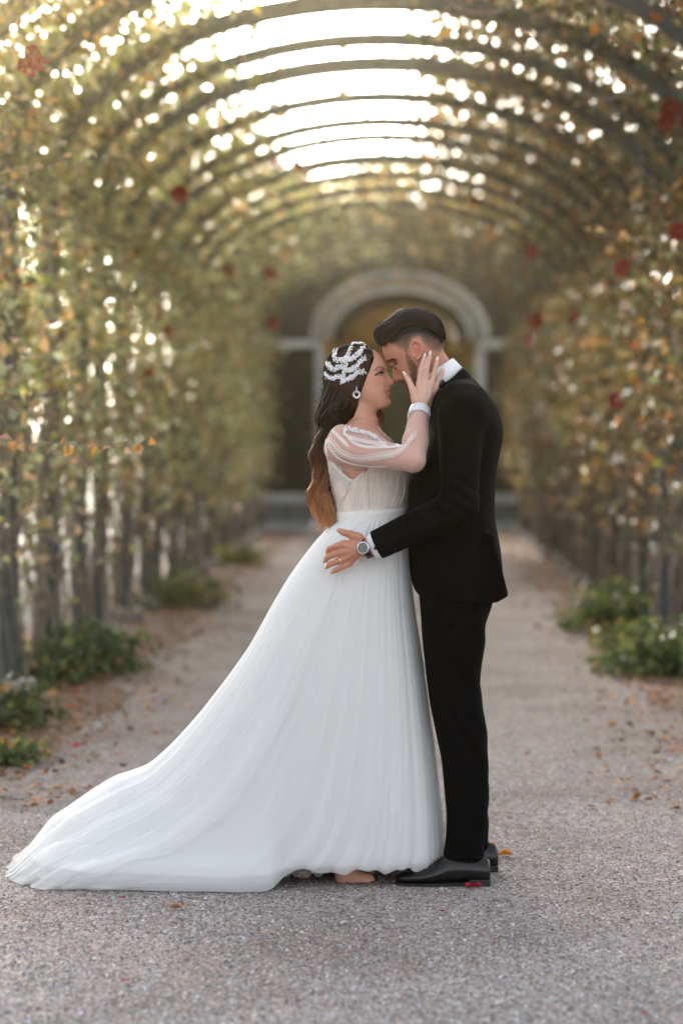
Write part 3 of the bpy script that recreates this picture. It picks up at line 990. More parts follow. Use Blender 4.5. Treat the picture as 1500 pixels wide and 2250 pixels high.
def surfnets(xs, ys, zs, F):
    S = F < 0
    nx, ny, nz = F.shape
    cnt = np.zeros((nx - 1, ny - 1, nz - 1), np.int8)
    for i in (0, 1):
        for j in (0, 1):
            for k in (0, 1):
                cnt += S[i:nx - 1 + i, j:ny - 1 + j, k:nz - 1 + k]
    act = (cnt > 0) & (cnt < 8)
    I, J, K = np.nonzero(act)
    idx = np.full(act.shape, -1, np.int32); idx[I, J, K] = np.arange(len(I))
    acc = np.zeros((len(I), 3)); num = np.zeros(len(I))
    xs, ys, zs = map(np.asarray, (xs, ys, zs))
    corners = [(i, j, k) for i in (0, 1) for j in (0, 1) for k in (0, 1)]
    for a in corners:
        for ax in range(3):
            if a[ax]: continue
            b = list(a); b[ax] = 1
            fa = F[I + a[0], J + a[1], K + a[2]]; fb = F[I + b[0], J + b[1], K + b[2]]
            c = (fa < 0) != (fb < 0)
            t = np.where(c, fa / np.where(c, fa - fb, 1), 0)
            pa = np.stack([xs[I + a[0]], ys[J + a[1]], zs[K + a[2]]], -1); pb = np.stack([xs[I + b[0]], ys[J + b[1]], zs[K + b[2]]], -1)
            p = pa + (pb - pa) * t[:, None]
            acc += p * c[:, None]; num += c
    v = acc / num[:, None]
    quads = []
    for ax in range(3):
        sl0 = [slice(None)] * 3; sl1 = [slice(None)] * 3
        sl0[ax] = slice(0, -1); sl1[ax] = slice(1, None)
        ch = S[tuple(sl0)] != S[tuple(sl1)]
        o1, o2 = [q for q in range(3) if q != ax]
        q = np.array(np.nonzero(ch)).T
        q = q[(q[:, o1] > 0) & (q[:, o2] > 0) & (q[:, o1] < F.shape[o1] - 1) & (q[:, o2] < F.shape[o2] - 1)]
        ins = S[tuple(sl0)][q[:, 0], q[:, 1], q[:, 2]]
        e1 = np.zeros(3, int); e1[o1] = 1; e2 = np.zeros(3, int); e2[o2] = 1
        def g(p): return idx[p[:, 0], p[:, 1], p[:, 2]]
        f = np.stack([g(q - e1 - e2), g(q - e2), g(q), g(q - e1)], -1)
        flip = ins if ax != 1 else ~ins
        f = np.where(flip[:, None], f, f[:, ::-1])
        quads.append(f)
    return v, np.concatenate(quads)


def axis_grid(lo, hi, fine, step, coarse):
    """coordinates lo..hi with spacing step inside the fine ranges and coarse outside"""
    out = [lo]
    while out[-1] < hi:
        x = out[-1]
        out.append(x + (step if any(a - coarse <= x <= b for a, b in fine) else coarse))
    return np.array(out)


def ygrid(depth, step=.0026):
    n = int(depth / step)
    return YC - np.arange(n, -1, -1) * step


def sel_mesh(v, f, keep):
    """keep faces whose four corners satisfy keep (per vertex)"""
    k = keep[f].all(1)
    f = f[k]
    u, inv = np.unique(f, return_inverse=True)
    return v[u], inv.reshape(f.shape)


def bvh_of(v, f):
    return BVHTree.FromPolygons([tuple(p) for p in v], [tuple(int(i) for i in q) for q in f])


def cast(bvh, px, py, off=0.0):
    """surface point and normal met by the line of sight through that pixel"""
    o = Vector((0, 0, CAMZ)); d = (W(px, py) - o).normalized()
    h, n, _, _ = bvh.ray_cast(o, d)
    if h is None: return None, None
    if n.dot(d) > 0: n = -n
    return h + n * off, n


def pxz(v):
    return to_px(v[:, 0], v[:, 2])


def pxp(v):
    """photo pixel of points, with their true depth"""
    R = np.array(CAMR); d = v - np.array([0, 0, CAMZ]); c = d @ R
    return 750 + FPX * c[:, 0] / -c[:, 2], 1125 - FPX * c[:, 1] / -c[:, 2]


def head_fn(T, g):
    """head as a family of horizontal slices in its own tilted frame; tables are in photo pixels"""
    up, fw, H = np.array(T['up']), np.array(T['fw']), T['H']
    prof = np.array(T['prof'], float) - H
    pv, pu = prof @ up, prof @ fw
    o = np.argsort(pv); pv, pu = pv[o], pu[o]
    base = np.array(T['base'], float); back = np.array(T['back'], float); B = np.array(T['B'], float); uc = np.array(T['uc'], float); sg = np.array(T['sig'], float)
    def srt(t): t = t[np.argsort(t[:, 0])]; return t[:, 0], t[:, 1]
    def sm(t, n=14):
        vv = np.linspace(-95, 95, 381); r = np.interp(vv, *t)
        for _ in range(n): r[1:-1] = .25 * r[:-2] + .5 * r[1:-1] + .25 * r[2:]
        return vv, r
    tb = [sm((pv, pu), 3), sm(srt(base)), sm(srt(back)), sm(srt(B)), sm(srt(uc)), sm(srt(sg), 4)]
    def fn(X, Y, Z):
        X, Y, Z = np.broadcast_arrays(X, Y, Z)
        px, py = to_px(X, Z)
        dx, dy = px - H[0], py - H[1]
        v = dx * up[0] + dy * up[1]; u = dx * fw[0] + dy * fw[1]; l = np.abs(Y - YC) / SC
        uf, ub, bk, bb, cc, ss = [np.interp(v, *t) for t in tb]
        feat = (uf - ub) * np.exp(-(l / ss) ** 2.4)
        for (v0, l0, sv, sl, amp) in T['bumps']:
            feat = feat + amp * np.exp(-((v - v0) / sv) ** 2 - ((l - l0) / sl) ** 2)
        a = np.where(u > cc, ub - cc + feat, cc - bk)
        a = np.maximum(a, 2.0); bb = np.maximum(bb, 2.0)
        p = T.get('p', 2.2)
        rho = (np.abs((u - cc) / a) ** p + (l / bb) ** p) ** (1 / p)
        e = (rho - 1) * np.minimum(a, bb)
        e = np.maximum(e, v - T['vmax'])
        w_ = T['vmin'] - v; hh = np.maximum(7 - np.abs(e - w_), 0) / 7
        e = np.maximum(e, w_) + hh * hh * 7 * .25
        return (e * SC * .9).astype(np.float32)
    g.op(fn, V(H[0] - 100, H[1] + 100, -.085), V(H[0] + 100, H[1] - 100, .0), T.get('k', .008))
    return tb


# skin colours
def skin_cols(v, base, blush):
    n = np.sin(v[:, 0] * 61 + v[:, 2] * 47) * np.sin(v[:, 1] * 53 + v[:, 2] * 29)
    c = np.tile(np.array(base), (len(v), 1)) * (1 + .03 * n[:, None])
    return c


def blend(c, mask, col):
    m_ = np.clip(mask, 0, 1)[:, None]
    return c * (1 - m_) + np.array(col) * m_


def hand_pts(lst):
    return [V(a, b, d) for a, b, d in lst]

# ================================================================== THE BRIDE
bride = thing('person', 'bride in white tulle gown with sheer lace sleeves and long train, hand on the groom', 'person', tuple(V(770, 1925) * np.array([1, 1, 0])))
M['skin_w'] = mat_attr('fair_skin', .46, .4, sss=.12, bump=(900, .05, .001))

ZS = V(0, 1165)[2]
gx_ = axis_grid(V(690, 0)[0], V(985, 0)[0], [(-9, 9)], .0023, .0023)
gz_ = axis_grid(-.002, V(0, 740)[2], [(ZS, 9)], .0023, .008)
g = Field(gx_, ygrid(.36), gz_)
# head
TW = dict(H=(790, 830), up=(-.117, -.993), fw=(.993, -.117), vmax=66, vmin=-73.5, p=2.15,
          prof=[(770, 763), (800, 764), (822, 770), (831, 776), (836, 782), (840, 789), (844.5, 796), (847.8, 803), (849.6, 809), (848.6, 815), (850.6, 820), (855, 826.5), (861, 833.5), (864.6, 838), (866, 841.5),
                (864.2, 845), (858.5, 848), (855.2, 850), (856.3, 852.5), (858.6, 855), (858.6, 858.2), (855.2, 860.8), (857.6, 863.5), (859.2, 867), (857.3, 871), (853.8, 874.5), (856, 879), (858.4, 884), (857.8, 889),
                (853, 894), (846, 896.5)],
          base=[(66, 0), (60, 24), (52, 40), (46, 47), (30, 55), (15, 58.5), (5, 56), (-10, 56), (-25, 59), (-40, 60), (-55, 60), (-64, 61), (-74, 54), (-80, 46)],
          back=[(66, -14), (60, -38), (45, -58), (20, -68), (0, -66), (-20, -54), (-35, -28), (-50, -6), (-62, 8), (-74, 12), (-80, 14)],
          B=[(66, 8), (60, 26), (45, 41), (25, 49), (5, 50.5), (-15, 48), (-35, 43), (-50, 36), (-62, 28), (-70, 22), (-74, 19)],
          uc=[(66, -6), (20, -6), (0, -4), (-20, 2), (-35, 8), (-50, 18), (-62, 28), (-74, 34)],
          sig=[(66, 40), (20, 30), (12, 16), (6, 8), (-5, 8.5), (-14, 11), (-20, 13.5), (-24, 13), (-28, 17), (-34, 20), (-44, 20), (-50, 22), (-60, 20), (-74, 24)],
          bumps=[(6, 20, 6.5, 10, -5.5), (13, 22, 4, 12, 1.6), (-15, 27, 9, 11, 5.0), (-37, 22, 4, 4, -2.4), (-30, 33, 8, 8, 1.5), (-20, 13, 4.5, 4, 1.6), (-28, 21, 8, 4, -1.2), (-44, 9, 5, 8, -.6)])
head_fn(TW, g)
g.ell(V(834, 821, -.0285), (.0115, .0085, .0075), .004)                       # lid over the eyeball
g.ell(V(838.2, 821.6, -.0365), (.0062, .0065, .0016), .0012, 'sub', rot=-.25)    # narrow opening of the smiling eye
g.ell(V(869, 845.5, -.008), (.0, .0, .0) if False else (.003, .002, .002), .002, 'sub')
g.ell(V(861, 846.8, -.0065), (.0032, .0022, .0016), .002, 'sub')                 # nostril
g.cone(V(843, 861.8, -.021), V(858, 861.2, -.0), .0012, .0016, .0025, 'sub')      # parted lips
# ear
g.ell(V(777, 838, -.0715), (.0135, .006, .026), .004, rot=.15)
g.ell(V(779, 834, -.079), (.007, .005, .013), .003, 'sub', rot=.15)
# neck and trunk
g.cone(V(789, 872), V(788, 946), .0475, .054, .018)
g.cone(V(806, 905), V(812, 950), .020, .026, .02)
BTR = [(930, 760, 822, .06), (943, 738, 832, .115), (955, 724, 846, .158), (975, 717, 866, .172), (1000, 718, 882, .165), (1030, 722, 892, .152), (1055, 728, 894, .14), (1080, 734, 891, .128), (1105, 740, 887, .12),
       (1140, 743, 884, .12), (1180, 742, 880, .125), (1240, 745, 878, .13), (1300, 755, 872, .12), (1330, 770, 860, .1)]
g.loft(BTR, .03, 2.2)
g.cone(V(806, 938, -.02), V(752, 957, -.15), .022, .03, .025)                    # trapezius to shoulder
g.cone(V(826, 952, -.01), V(788, 952, -.13), .006, .007, .01)                    # collar bone
SH, EL, WR = V(749, 985, -.155), V(906, 1009, -.268), V(921, 905, -.118)
g.cone(SH, EL, .046, .0335, .022)
g.cone(EL, EL * .62 + WR * .38, .0335, .0345, .01)
g.cone(EL * .62 + WR * .38, WR, .0345, .0255, .012)
# right hand on his cheek and neck (mirrored on the far side)
def bride_hand(g, col=True):
    wr = V(924, 903, -.112)
    K = [V(920.5, 846, -.1), V(933, 843, -.104), V(946, 847, -.1), V(955.5, 855, -.09)]
    pm = V(927, 884, -.112)
    g.cone(wr, pm, .0235, .021, .01, sy=.8)
    for kk, rr in zip(K, (.0115, .0115, .011, .0105)):
        g.cone(pm * .8 + kk * .2, kk, .0165, rr, .012, sy=.85)
    F_ = [([V(920.5, 846, -.1), V(923, 817, -.099), V(928.5, 796, -.091), V(931.2, 785.5, -.086)], (.0102, .0083, .0072, .0056)),
          ([V(933, 843, -.103), V(935.5, 813.5, -.101), V(940.8, 791.5, -.09), V(943, 780.5, -.083)], (.0102, .0085, .0073, .0056)),
          ([V(946, 847, -.1), V(951.3, 823.5, -.096), V(956.3, 803.5, -.086), V(958.3, 793, -.08)], (.0098, .0078, .0068, .0053)),
          ([V(954.5, 856, -.091), V(962.6, 836, -.088), V(969, 820.5, -.081), V(971.6, 811.5, -.077)], (.009, .0070, .006, .0048)),
          ([V(914.5, 882, -.112), V(904.5, 855, -.105), V(896.8, 836.5, -.093), V(889.3, 824.5, -.085)], (.0155, .0105, .0086, .0062))]
    for P, R in F_:
        g.chain(P, R, .0035)
    g.cone(V(933, 862, -.121), V(929, 888, -.127), .003, .002, .01)
    g.cone(V(944, 864, -.118), V(934, 888, -.126), .003, .002, .01)
    return F_
BF = bride_hand(g)
# legs and feet under the gown
for (hx, kx, ax, dy) in ((800, 790, 772, -.09),):
    g.cone(V(hx, 1290, dy), V(kx + 8, 1560, dy), .07, .05, .03)
    g.cone(V(kx + 8, 1560, dy), V(ax - 8, 1880, dy * .8), .055, .034, .03)
    g.cone(V(ax - 8, 1880, dy * .8), V(ax - 12, 1915, dy * .8), .034, .03, .02)
    g.cone(V(ax - 14, 1915, dy * .8), V(ax + 38, 1924, dy * .8), .026, .02, .02)
v, f = g.mesh()
px, py = pxz(v)
lat = np.abs(v[:, 1] - YC)
dx, dy = px - 790, py - 830
hv, hu = -.117 * dx - .993 * dy, .993 * dx - .117 * dy
c = skin_cols(v, (.63, .33, .235), None)
face = (hv < 60) & (hv > -78) & (hu > -5) & (px < 870)
c = blend(c, face * .55 * np.exp(-((hv + 14) / 11) ** 2 - ((hu - 40) / 15) ** 2), (.62, .21, .15))
c = blend(c, .45 * np.exp(-((px - 866) / 6) ** 2 - ((py - 842) / 5) ** 2), (.62, .22, .16))
lip_u = in_poly(px, py, [(843, 861.8), (849, 858), (855.5, 853.6), (861, 854), (861, 859), (852, 861.4)])
lip_l = in_poly(px, py, [(843, 862), (852, 861.8), (860, 860.5), (862, 868), (857.5, 871), (852, 869.5), (846.5, 866)])
c = blend(c, (lip_u | lip_l) * .9, (.46, .12, .11))
c = blend(c, (dist_line(px, py, [(841, 862), (848, 861.8), (858, 861.2)]) < 1.0) * (lat < .03) * .8, (.1, .025, .02))
side_ = lat > .012
c = blend(c, np.clip(1.8 - dist_line(px, py, [(852, 848.5), (847.5, 853), (843, 859), (840.5, 863)]), 0, 1) * side_ * .3, (.36, .14, .09))  # smile fold: shade of the crease painted into the skin colour
c = blend(c, np.clip(2.2 - dist_line(px, py, [(845, 826), (849, 834), (852, 841), (853.5, 847)]), 0, 1) * side_ * face * .22, (.36, .15, .1))
teeth = in_poly(px, py, [(846.5, 862.6), (851, 861.9), (856.5, 861.2), (857, 863.2), (852, 864.6)]) & (lat < .02)
c = blend(c, teeth * .9, (.75, .7, .66))
c = blend(c, np.clip(1.9 - dist_line(px, py, [(822.5, 815.5), (828, 809.5), (833.5, 807.3), (839, 808.5), (844, 812)]), 0, 1) * side_ * face * .8, (.09, .05, .035))
c = blend(c, np.clip(2.3 - dist_line(px, py, [(824, 825.5), (829, 823), (834, 819.8), (839, 818), (842.5, 819.5)]), 0, 1) * side_ * face, (.015, .01, .008))
c = blend(c, np.clip(2.0 - dist_line(px, py, [(830, 826.5), (836, 826), (841, 824)]), 0, 1) * side_ * face * .45, (.12, .06, .045))
c = blend(c, np.clip(3.6 - dist_line(px, py, [(829, 817), (835, 814), (841, 814.5)]), 0, 1) * side_ * face * .3, (.2, .09, .07))
hand = (px > 880) & (py < 912) & (lat > .07)
c = blend(c, hand * .75, (.66, .42, .33))
mk('body', v, f, M['skin_w'], bride, cols=c, smooth=True)
body_bvh_w = bvh_of(*sel_mesh(v, f, (v[:, 1] < YC + .02) & (v[:, 2] > 1.0)))


def ball(name, c, r, m, parent, sc=(1, 1, 1), n=10):
    th = np.linspace(0, pi, n); ph = np.linspace(0, 2 * pi, 2 * n, endpoint=False)
    T, Ph = np.meshgrid(th, ph, indexing='ij')
    v = np.stack([r * sc[0] * np.sin(T) * np.cos(Ph), r * sc[1] * np.sin(T) * np.sin(Ph), r * sc[2] * np.cos(T)], -1).reshape(-1, 3) + np.asarray(c)
    i, j = np.meshgrid(np.arange(n - 1), np.arange(2 * n), indexing='ij')
    a = i * 2 * n + j; b = i * 2 * n + (j + 1) % (2 * n)
    f = np.stack([a, a + 2 * n, b + 2 * n, b], -1).reshape(-1, 4)
    return mk(name, v, f, m, parent, smooth=True)


M['eye'] = mat_plain('eye_dark', (.03, .02, .015), .15)
M['nail'] = mat_plain('pale_nail_varnish', (.82, .72, .7), .12, coat=.6)
for s_ in (-1, 1):
    ball('eye', V(835, 821.3, s_ * .0275), .0092, M['eye'], bride)
# finger nails: almond shaped shells at the tips
def nail(tip, prev, r, parent, L=.013, m=None, name='fingernail', up=Vector((0, -1, 0))):
    tip = Vector(tip); d = (tip - Vector(prev)).normalized()
    n = (up - d * up.dot(d)).normalized(); s = d.cross(n)
    vs, fs = [], []
    for i, u in enumerate((-.55, -.2, .2, .55, .8, 1.0)):
        w = r * (.86, .95, .92, .72, .42, .08)[i]
        for j in range(5):
            a = (j - 2) / 2 * 1.05
            vs.append(tuple(tip + d * (L * u) + s * (w * sin(a)) + n * (r * .98 * cos(a) + .0009 - .0012 * max(0, u) ** 2 - (.0006 if u > .5 else 0))))
    for i in range(5):
        for j in range(4):
            a = i * 5 + j
            fs.append((a, a + 1, a + 6, a + 5))
    o = mk(name, vs, fs, m or M['nail'], parent, smooth=True)
    md = o.modifiers.new('thickness', 'SOLIDIFY'); md.thickness = .0008; md.offset = -1
    return o
for P, R in BF:
    nail(P[3] + (P[3] - P[2]) / np.linalg.norm(P[3] - P[2]) * .002, P[2], R[3], bride, .0105)

# --- bodice: the gown's upper part
gb = Field(np.arange(V(695, 0)[0], V(905, 0)[0], .0034), ygrid(.2, .0034), np.arange(V(0, 1150)[2], V(0, 925)[2], .0034))
gb.loft(BTR, .02, 2.2, pad=.0065)
vb, fb = gb.mesh()
bx_, by_ = pxz(vb)
wav = 1.6 * np.sin(bx_ * .55) + 1.2 * np.sin(by_ * .6)
hole = in_poly(bx_ + wav, by_, [(728, 925), (732, 985), (741, 1015), (757, 1036), (776, 1056), (797, 1040), (806, 1032), (812, 1022), (905, 1030), (905, 925)])
slits = in_poly(bx_, by_, [(737, 1048), (744, 1054), (748, 1068), (743, 1070)])
top = by_ < 940
near_hem = by_ > 1146
vv, ff = sel_mesh(vb, fb, ~(hole | top))
M['satin'] = mat_plain('blush_lining', (.74, .64, .58), .55, var=.1, vscale=25, bump=(220, .25, .002), sheen=.3)
bod = mk('bodice', vv, ff, M['satin'], bride, smooth=True)
bod_bvh = bvh_of(vb, fb)
M['lace'] = mat_plain('white_lace', (.82, .81, .79), .6, bump=(600, .4, .001), sheen=.2)

# --- sheer sleeves and yoke
gs_ = Field(np.arange(V(705, 0)[0], V(955, 0)[0], .0032), ygrid(.33, .0032), np.arange(V(0, 1050)[2], V(0, 895)[2], .0032))
OFF = .0035
gs_.cone(SH, EL, .046 + OFF, .0335 + OFF, .022)
gs_.cone(EL, EL * .62 + WR * .38, .0335 + OFF, .0345 + OFF, .01)
gs_.cone(EL * .62 + WR * .38, WR, .0345 + OFF, .0265 + OFF, .012)
gs_.cone(V(806, 938, -.02), V(752, 957, -.15), .022 + OFF, .03 + OFF, .025)
gs_.loft([(q[0], q[1], q[2], q[3]) for q in BTR], .03, 2.2, pad=OFF, z0=V(0, 1045)[2])
gs_.cone(V(789, 872), V(788, 946), .0475, .054, .018)
gs_.cone(V(806, 905), V(812, 950), .020, .026, .02)
vsl, fsl = gs_.mesh()
sx_, sy_ = pxz(vsl)
latv = np.abs(vsl[:, 1] - YC)
neckhole = in_poly(sx_, sy_, [(755, 900), (752, 930), (765, 939), (790, 943), (812, 957), (838, 975), (868, 985), (872, 900)]) & (latv < .2) & ~((sx_ > 880))
below = (sy_ > 1034) & (sx_ < 895) & (latv < .5) & (sy_ > 1026 + 0 * sx_)
cuffcut = (sy_ < 903)
throat = in_poly(sx_, sy_, [(812, 955), (900, 955), (900, 985), (872, 992), (838, 975)]) & (latv < .12)
vsl2, fsl2 = sel_mesh(vsl, fsl, ~(neckhole | below | cuffcut | throat))
M['sheer'] = mat_sheer('sheer_tulle', (.84, .76, .76), .3)
mk('sleeves', vsl2, fsl2, M['sheer'], bride, smooth=True)
sl_bvh = bvh_of(vsl, fsl)

# embroidered sprigs: little leaves stitched on the sheer cloth, following its surface
class Sprig:
    def __init__(s): s.v = []; s.f = []
    def leaf(s, p, n, d, L, w, solid=True):
        n = Vector(n); d = (Vector(d) - n * Vector(d).dot(n)).normalized(); t = n.cross(d); p = Vector(p)
        b = len(s.v)
        out = []
        K = 10
        for i in range(K):
            a = 2 * pi * i / K
            q = p + d * (L * .5 * (1 + cos(a))) + t * (w * .5 * sin(a) * (1 if cos(a) < .2 else .85)) + n * .0012
            out.append(q)
        if solid:
            s.v.append(tuple(p + d * L * .5 + n * .0024)); s.v += [tuple(q) for q in out]
            s.f += [(b, b + 1 + i, b + 1 + (i + 1) % K) for i in range(K)]
        else:
            cpt = p + d * L * .5 + n * .0012
            for q in out: s.v += [tuple(q), tuple(cpt + (q - cpt) * .62 + n * .0008)]
            for i in range(K):
                a = b + 2 * i; c2 = b + 2 * ((i + 1) % K)
                s.f.append((a, c2, c2 + 1)); s.f.append((a, c2 + 1, a + 1))
    def cord(s, bvh, pts, r, off=.001, n=40):
        P = resample(pts, n); Q = []
        for a, b_ in P:
            h, nn = cast(bvh, a, b_, off)
            if h is not None: Q.append(tuple(h))
        if len(Q) < 3: return
        v, f, _ = tubes(np.array([Q]), r, 5)
        b = len(s.v); s.v += [tuple(q) for q in v]
        for q in f: s.f += [(b + q[0], b + q[1], b + q[2]), (b + q[0], b + q[2], b + q[3])]
    def branch(s, bvh, pts, n, L, w, solid=True, spread=.8, stem=.0007, off=.0):
        """pairs of leaves along a line drawn in photo pixels"""
        P = resample(pts, n + 1)
        s.cord(bvh, pts, stem, off=.001 + off)
        for i in range(n):
            a, b_ = P[i]; a2, b2 = P[i + 1]
            h, nn = cast(bvh, a, b_, off); h2, _ = cast(bvh, a2, b2, off)
            if h is None or h2 is None: continue
            d = (h2 - h)
            if d.length > .03 or d.length < 1e-5: continue
            d.normalize(); t = nn.cross(d)
            for sg in (-1, 1):
                s.leaf(h, nn, d * cos(spread) + t * (sg * sin(spread)), L, w, solid)
        h, nn = cast(bvh, *P[-1]); h0, _ = cast(bvh, *P[-2])
        if h is not None and h0 is not None: s.leaf(h, nn, h - h0, L, w, solid)
    def build(s, name, m, parent):
        o = mk(name, np.array(s.v), np.array(s.f), m, parent)
        o['kind'] = 'stuff'
        return o


def cp(x, y): return (680 + x / 5, 900 + y / 5)         # traced on a 5x enlargement
sp = Sprig()
sp.branch(sl_bvh, [cp(195, 350), cp(225, 330), cp(280, 420), cp(350, 480), cp(450, 520), cp(560, 540), cp(700, 520), cp(820, 500), cp(950, 480), cp(1040, 420), cp(1150, 270)], 40, .0135, .0078, False, .95)
sp.build('lace_vine', M['lace'], bride)
sp = Sprig()
sp.branch(sl_bvh, [cp(205, 400), cp(280, 500), cp(360, 560), cp(480, 600), cp(620, 620), cp(740, 625), cp(820, 622)], 30, .0072, .0038, True, .9)
sp.branch(sl_bvh, [cp(250, 225), cp(290, 270), cp(340, 320), cp(380, 360), cp(420, 395)], 12, .008, .0045, True, .9)
sp.branch(sl_bvh, [cp(430, 315), cp(480, 365), cp(560, 400), cp(640, 415), cp(760, 412), cp(880, 415), cp(980, 400)], 22, .0085, .0045, True, .8)
sp.build('lace_vine', M['lace'], bride)
sp = Sprig()
for off in (0, 14, 26):                                # heavy scalloped edge of the neckline
    sp.cord(sl_bvh, [cp(400, 205 + off), cp(365, 240 + off), cp(420, 285 + off), cp(520, 320 + off), cp(640, 345 + off), cp(760, 365 + off), cp(850, 385 + off)], .0014, n=50)
for i in range(190):
    t = random.random(); P0 = cp(390 + 460 * t + random.uniform(-10, 10), 200 + 165 * t + random.uniform(-18, 26) - 30 * sin(t * 3.1))
    h, n_ = cast(sl_bvh, *P0)
    if h is not None: sp.leaf(h, n_, Vector((random.uniform(-1, 1), 0, random.uniform(-1, 1))), .009, .005, True)
for i in range(60):
    t = random.random(); P0 = cp(735 + 240 * t, 195 + 210 * t + random.uniform(-6, 6))
    h, n_ = cast(sl_bvh, *P0)
    if h is not None and h.y < YC + .3: sp.leaf(h, n_, Vector((random.uniform(-1, 1), 0, random.uniform(-1, 1))), .007, .004, True)
sp.cord(sl_bvh, [cp(186, 285), cp(180, 380), cp(192, 480), cp(205, 560), cp(240, 610)], .0022, n=30)
sp.build('neckline_lace', M['lace'], bride)
# motifs on the bodice
sp = Sprig()
for pts, n_, L in (([cp(480, 1115), cp(470, 1030), cp(490, 930), cp(520, 840)], 13, .0095), ([cp(355, 1100), cp(350, 1020), cp(375, 960)], 8, .008),
                   ([cp(700, 1080), cp(720, 1010), cp(775, 930)], 9, .009), ([cp(835, 1070), cp(830, 1000), cp(835, 930)], 8, .006),
                   ([cp(890, 1070), cp(930, 980), cp(960, 880), cp(960, 770), cp(990, 700)], 20, .0095), ([cp(985, 1040), cp(1030, 950), cp(1045, 850), cp(1030, 740)], 18, .009),
                   ([cp(620, 1060), cp(610, 960), cp(625, 860), cp(600, 760)], 12, .007), ([cp(690, 880), cp(700, 800), cp(700, 700)], 10, .007),
                   ([cp(560, 1090), cp(575, 1040), cp(570, 980)], 7, .007), ([cp(400, 960), cp(430, 890), cp(470, 820)], 8, .006), ([cp(905, 860), cp(890, 780), cp(900, 710)], 8, .007),
                   ([cp(525, 1080), cp(520, 1010), cp(540, 950), cp(560, 880)], 12, .006), ([cp(320, 1090), cp(325, 1010), cp(335, 950)], 9, .006), ([cp(660, 1080), cp(680, 1040), cp(690, 990)], 7, .006),
                   ([cp(780, 1060), cp(775, 1000), cp(760, 960)], 7, .006), ([cp(860, 1050), cp(850, 960), cp(860, 880)], 10, .007), ([cp(745, 880), cp(800, 800), cp(825, 700)], 8, .004),
                   ([cp(640, 820), cp(660, 760), cp(650, 700)], 7, .006), ([cp(530, 800), cp(570, 750), cp(590, 720)], 6, .006), ([cp(930, 1060), cp(960, 1000), cp(1000, 960)], 9, .007),
                   ([cp(850, 880), cp(870, 830), cp(870, 760)], 6, .006), ([cp(770, 820), cp(760, 760), cp(770, 710)], 6, .006)):
    sp.branch(bod_bvh, pts, n_, L, L * .5, False, .75, .0009)
sp.build('lace_motif', M['lace'], bride)
sp = Sprig()
for pts in ([cp(640, 690), cp(645, 880), cp(655, 1090)], [cp(445, 800), cp(400, 930), cp(330, 1050)]):
    sp.cord(bod_bvh, pts, .0009)
mk('boning_seam', np.array(sp.v), np.array(sp.f), mat_plain('seam', (.5, .38, .32), .7), bride)
# fringed lace over the shoulder blade
sp = Sprig()
for i in range(34):
    t = i / 33
    x0, y0 = 250 + 200 * t, 610 + 150 * t + 20 * sin(t * 9)
    x1, y1 = x0 - 20 + 40 * t * 0 + random.uniform(-12, 8), y0 + 150 - 70 * t + random.uniform(-10, 20)
    sp.cord(bod_bvh, [cp(x0, y0), cp((x0 + x1) / 2 + random.uniform(-6, 6), (y0 + y1) / 2), cp(x1, y1)], .0009, .002, 8)
for k in range(3):
    sp.cord(bod_bvh, [cp(265, 575 + 9 * k), cp(300, 620 + 9 * k), cp(345, 690 + 9 * k), cp(420, 745 + 9 * k), cp(490, 775 + 9 * k), cp(540, 725 + 9 * k), cp(590, 680 + 9 * k)], .0013, .002)
sp.cord(bod_bvh, [cp(205, 560), cp(215, 680), cp(235, 800), cp(230, 900), cp(290, 930)], .0018, .001)
sp.build('fringe', M['lace'], bride)
# waist band
def band(rows, name, m, parent, w=0, n=60, bvh=None):
    vs = []
    for (py, xa, xb, h) in rows:
        a = np.linspace(0, 2 * pi, n, endpoint=False)
        A = V(xa, py); B_ = V(xb, py); cx = (A[0] + B_[0]) / 2; r = (B_[0] - A[0]) / 2
        ca, sa = np.cos(a), np.sin(a)
        vs.append(np.stack([cx + r * np.sign(ca) * np.abs(ca) ** (2 / 2.2), YC + h * np.sign(sa) * np.abs(sa) ** (2 / 2.2), A[2] - 0.012 * (ca) * w + 0 * a], -1))
    v = np.concatenate(vs); R = len(rows)
    i, j = np.meshgrid(np.arange(R - 1), np.arange(n), indexing='ij')
    a = i * n + j; b = i * n + (j + 1) % n
    f = np.stack([a, a + n, b + n, b], -1).reshape(-1, 4)
    return mk(name, v, f, m, parent, smooth=True)
wb = band([(1119, 737.5, 892.5, .127), (1121, 735.5, 894.5, .1305), (1129, 736, 893, .1305), (1140, 737.5, 891, .13), (1146, 737, 891, .13), (1148, 739, 889, .127)], 'waistband', mat_plain('beaded_band', (.8, .785, .76), .5, bump=(300, .6, .003), var=.08, vscale=120), bride, w=-.6)
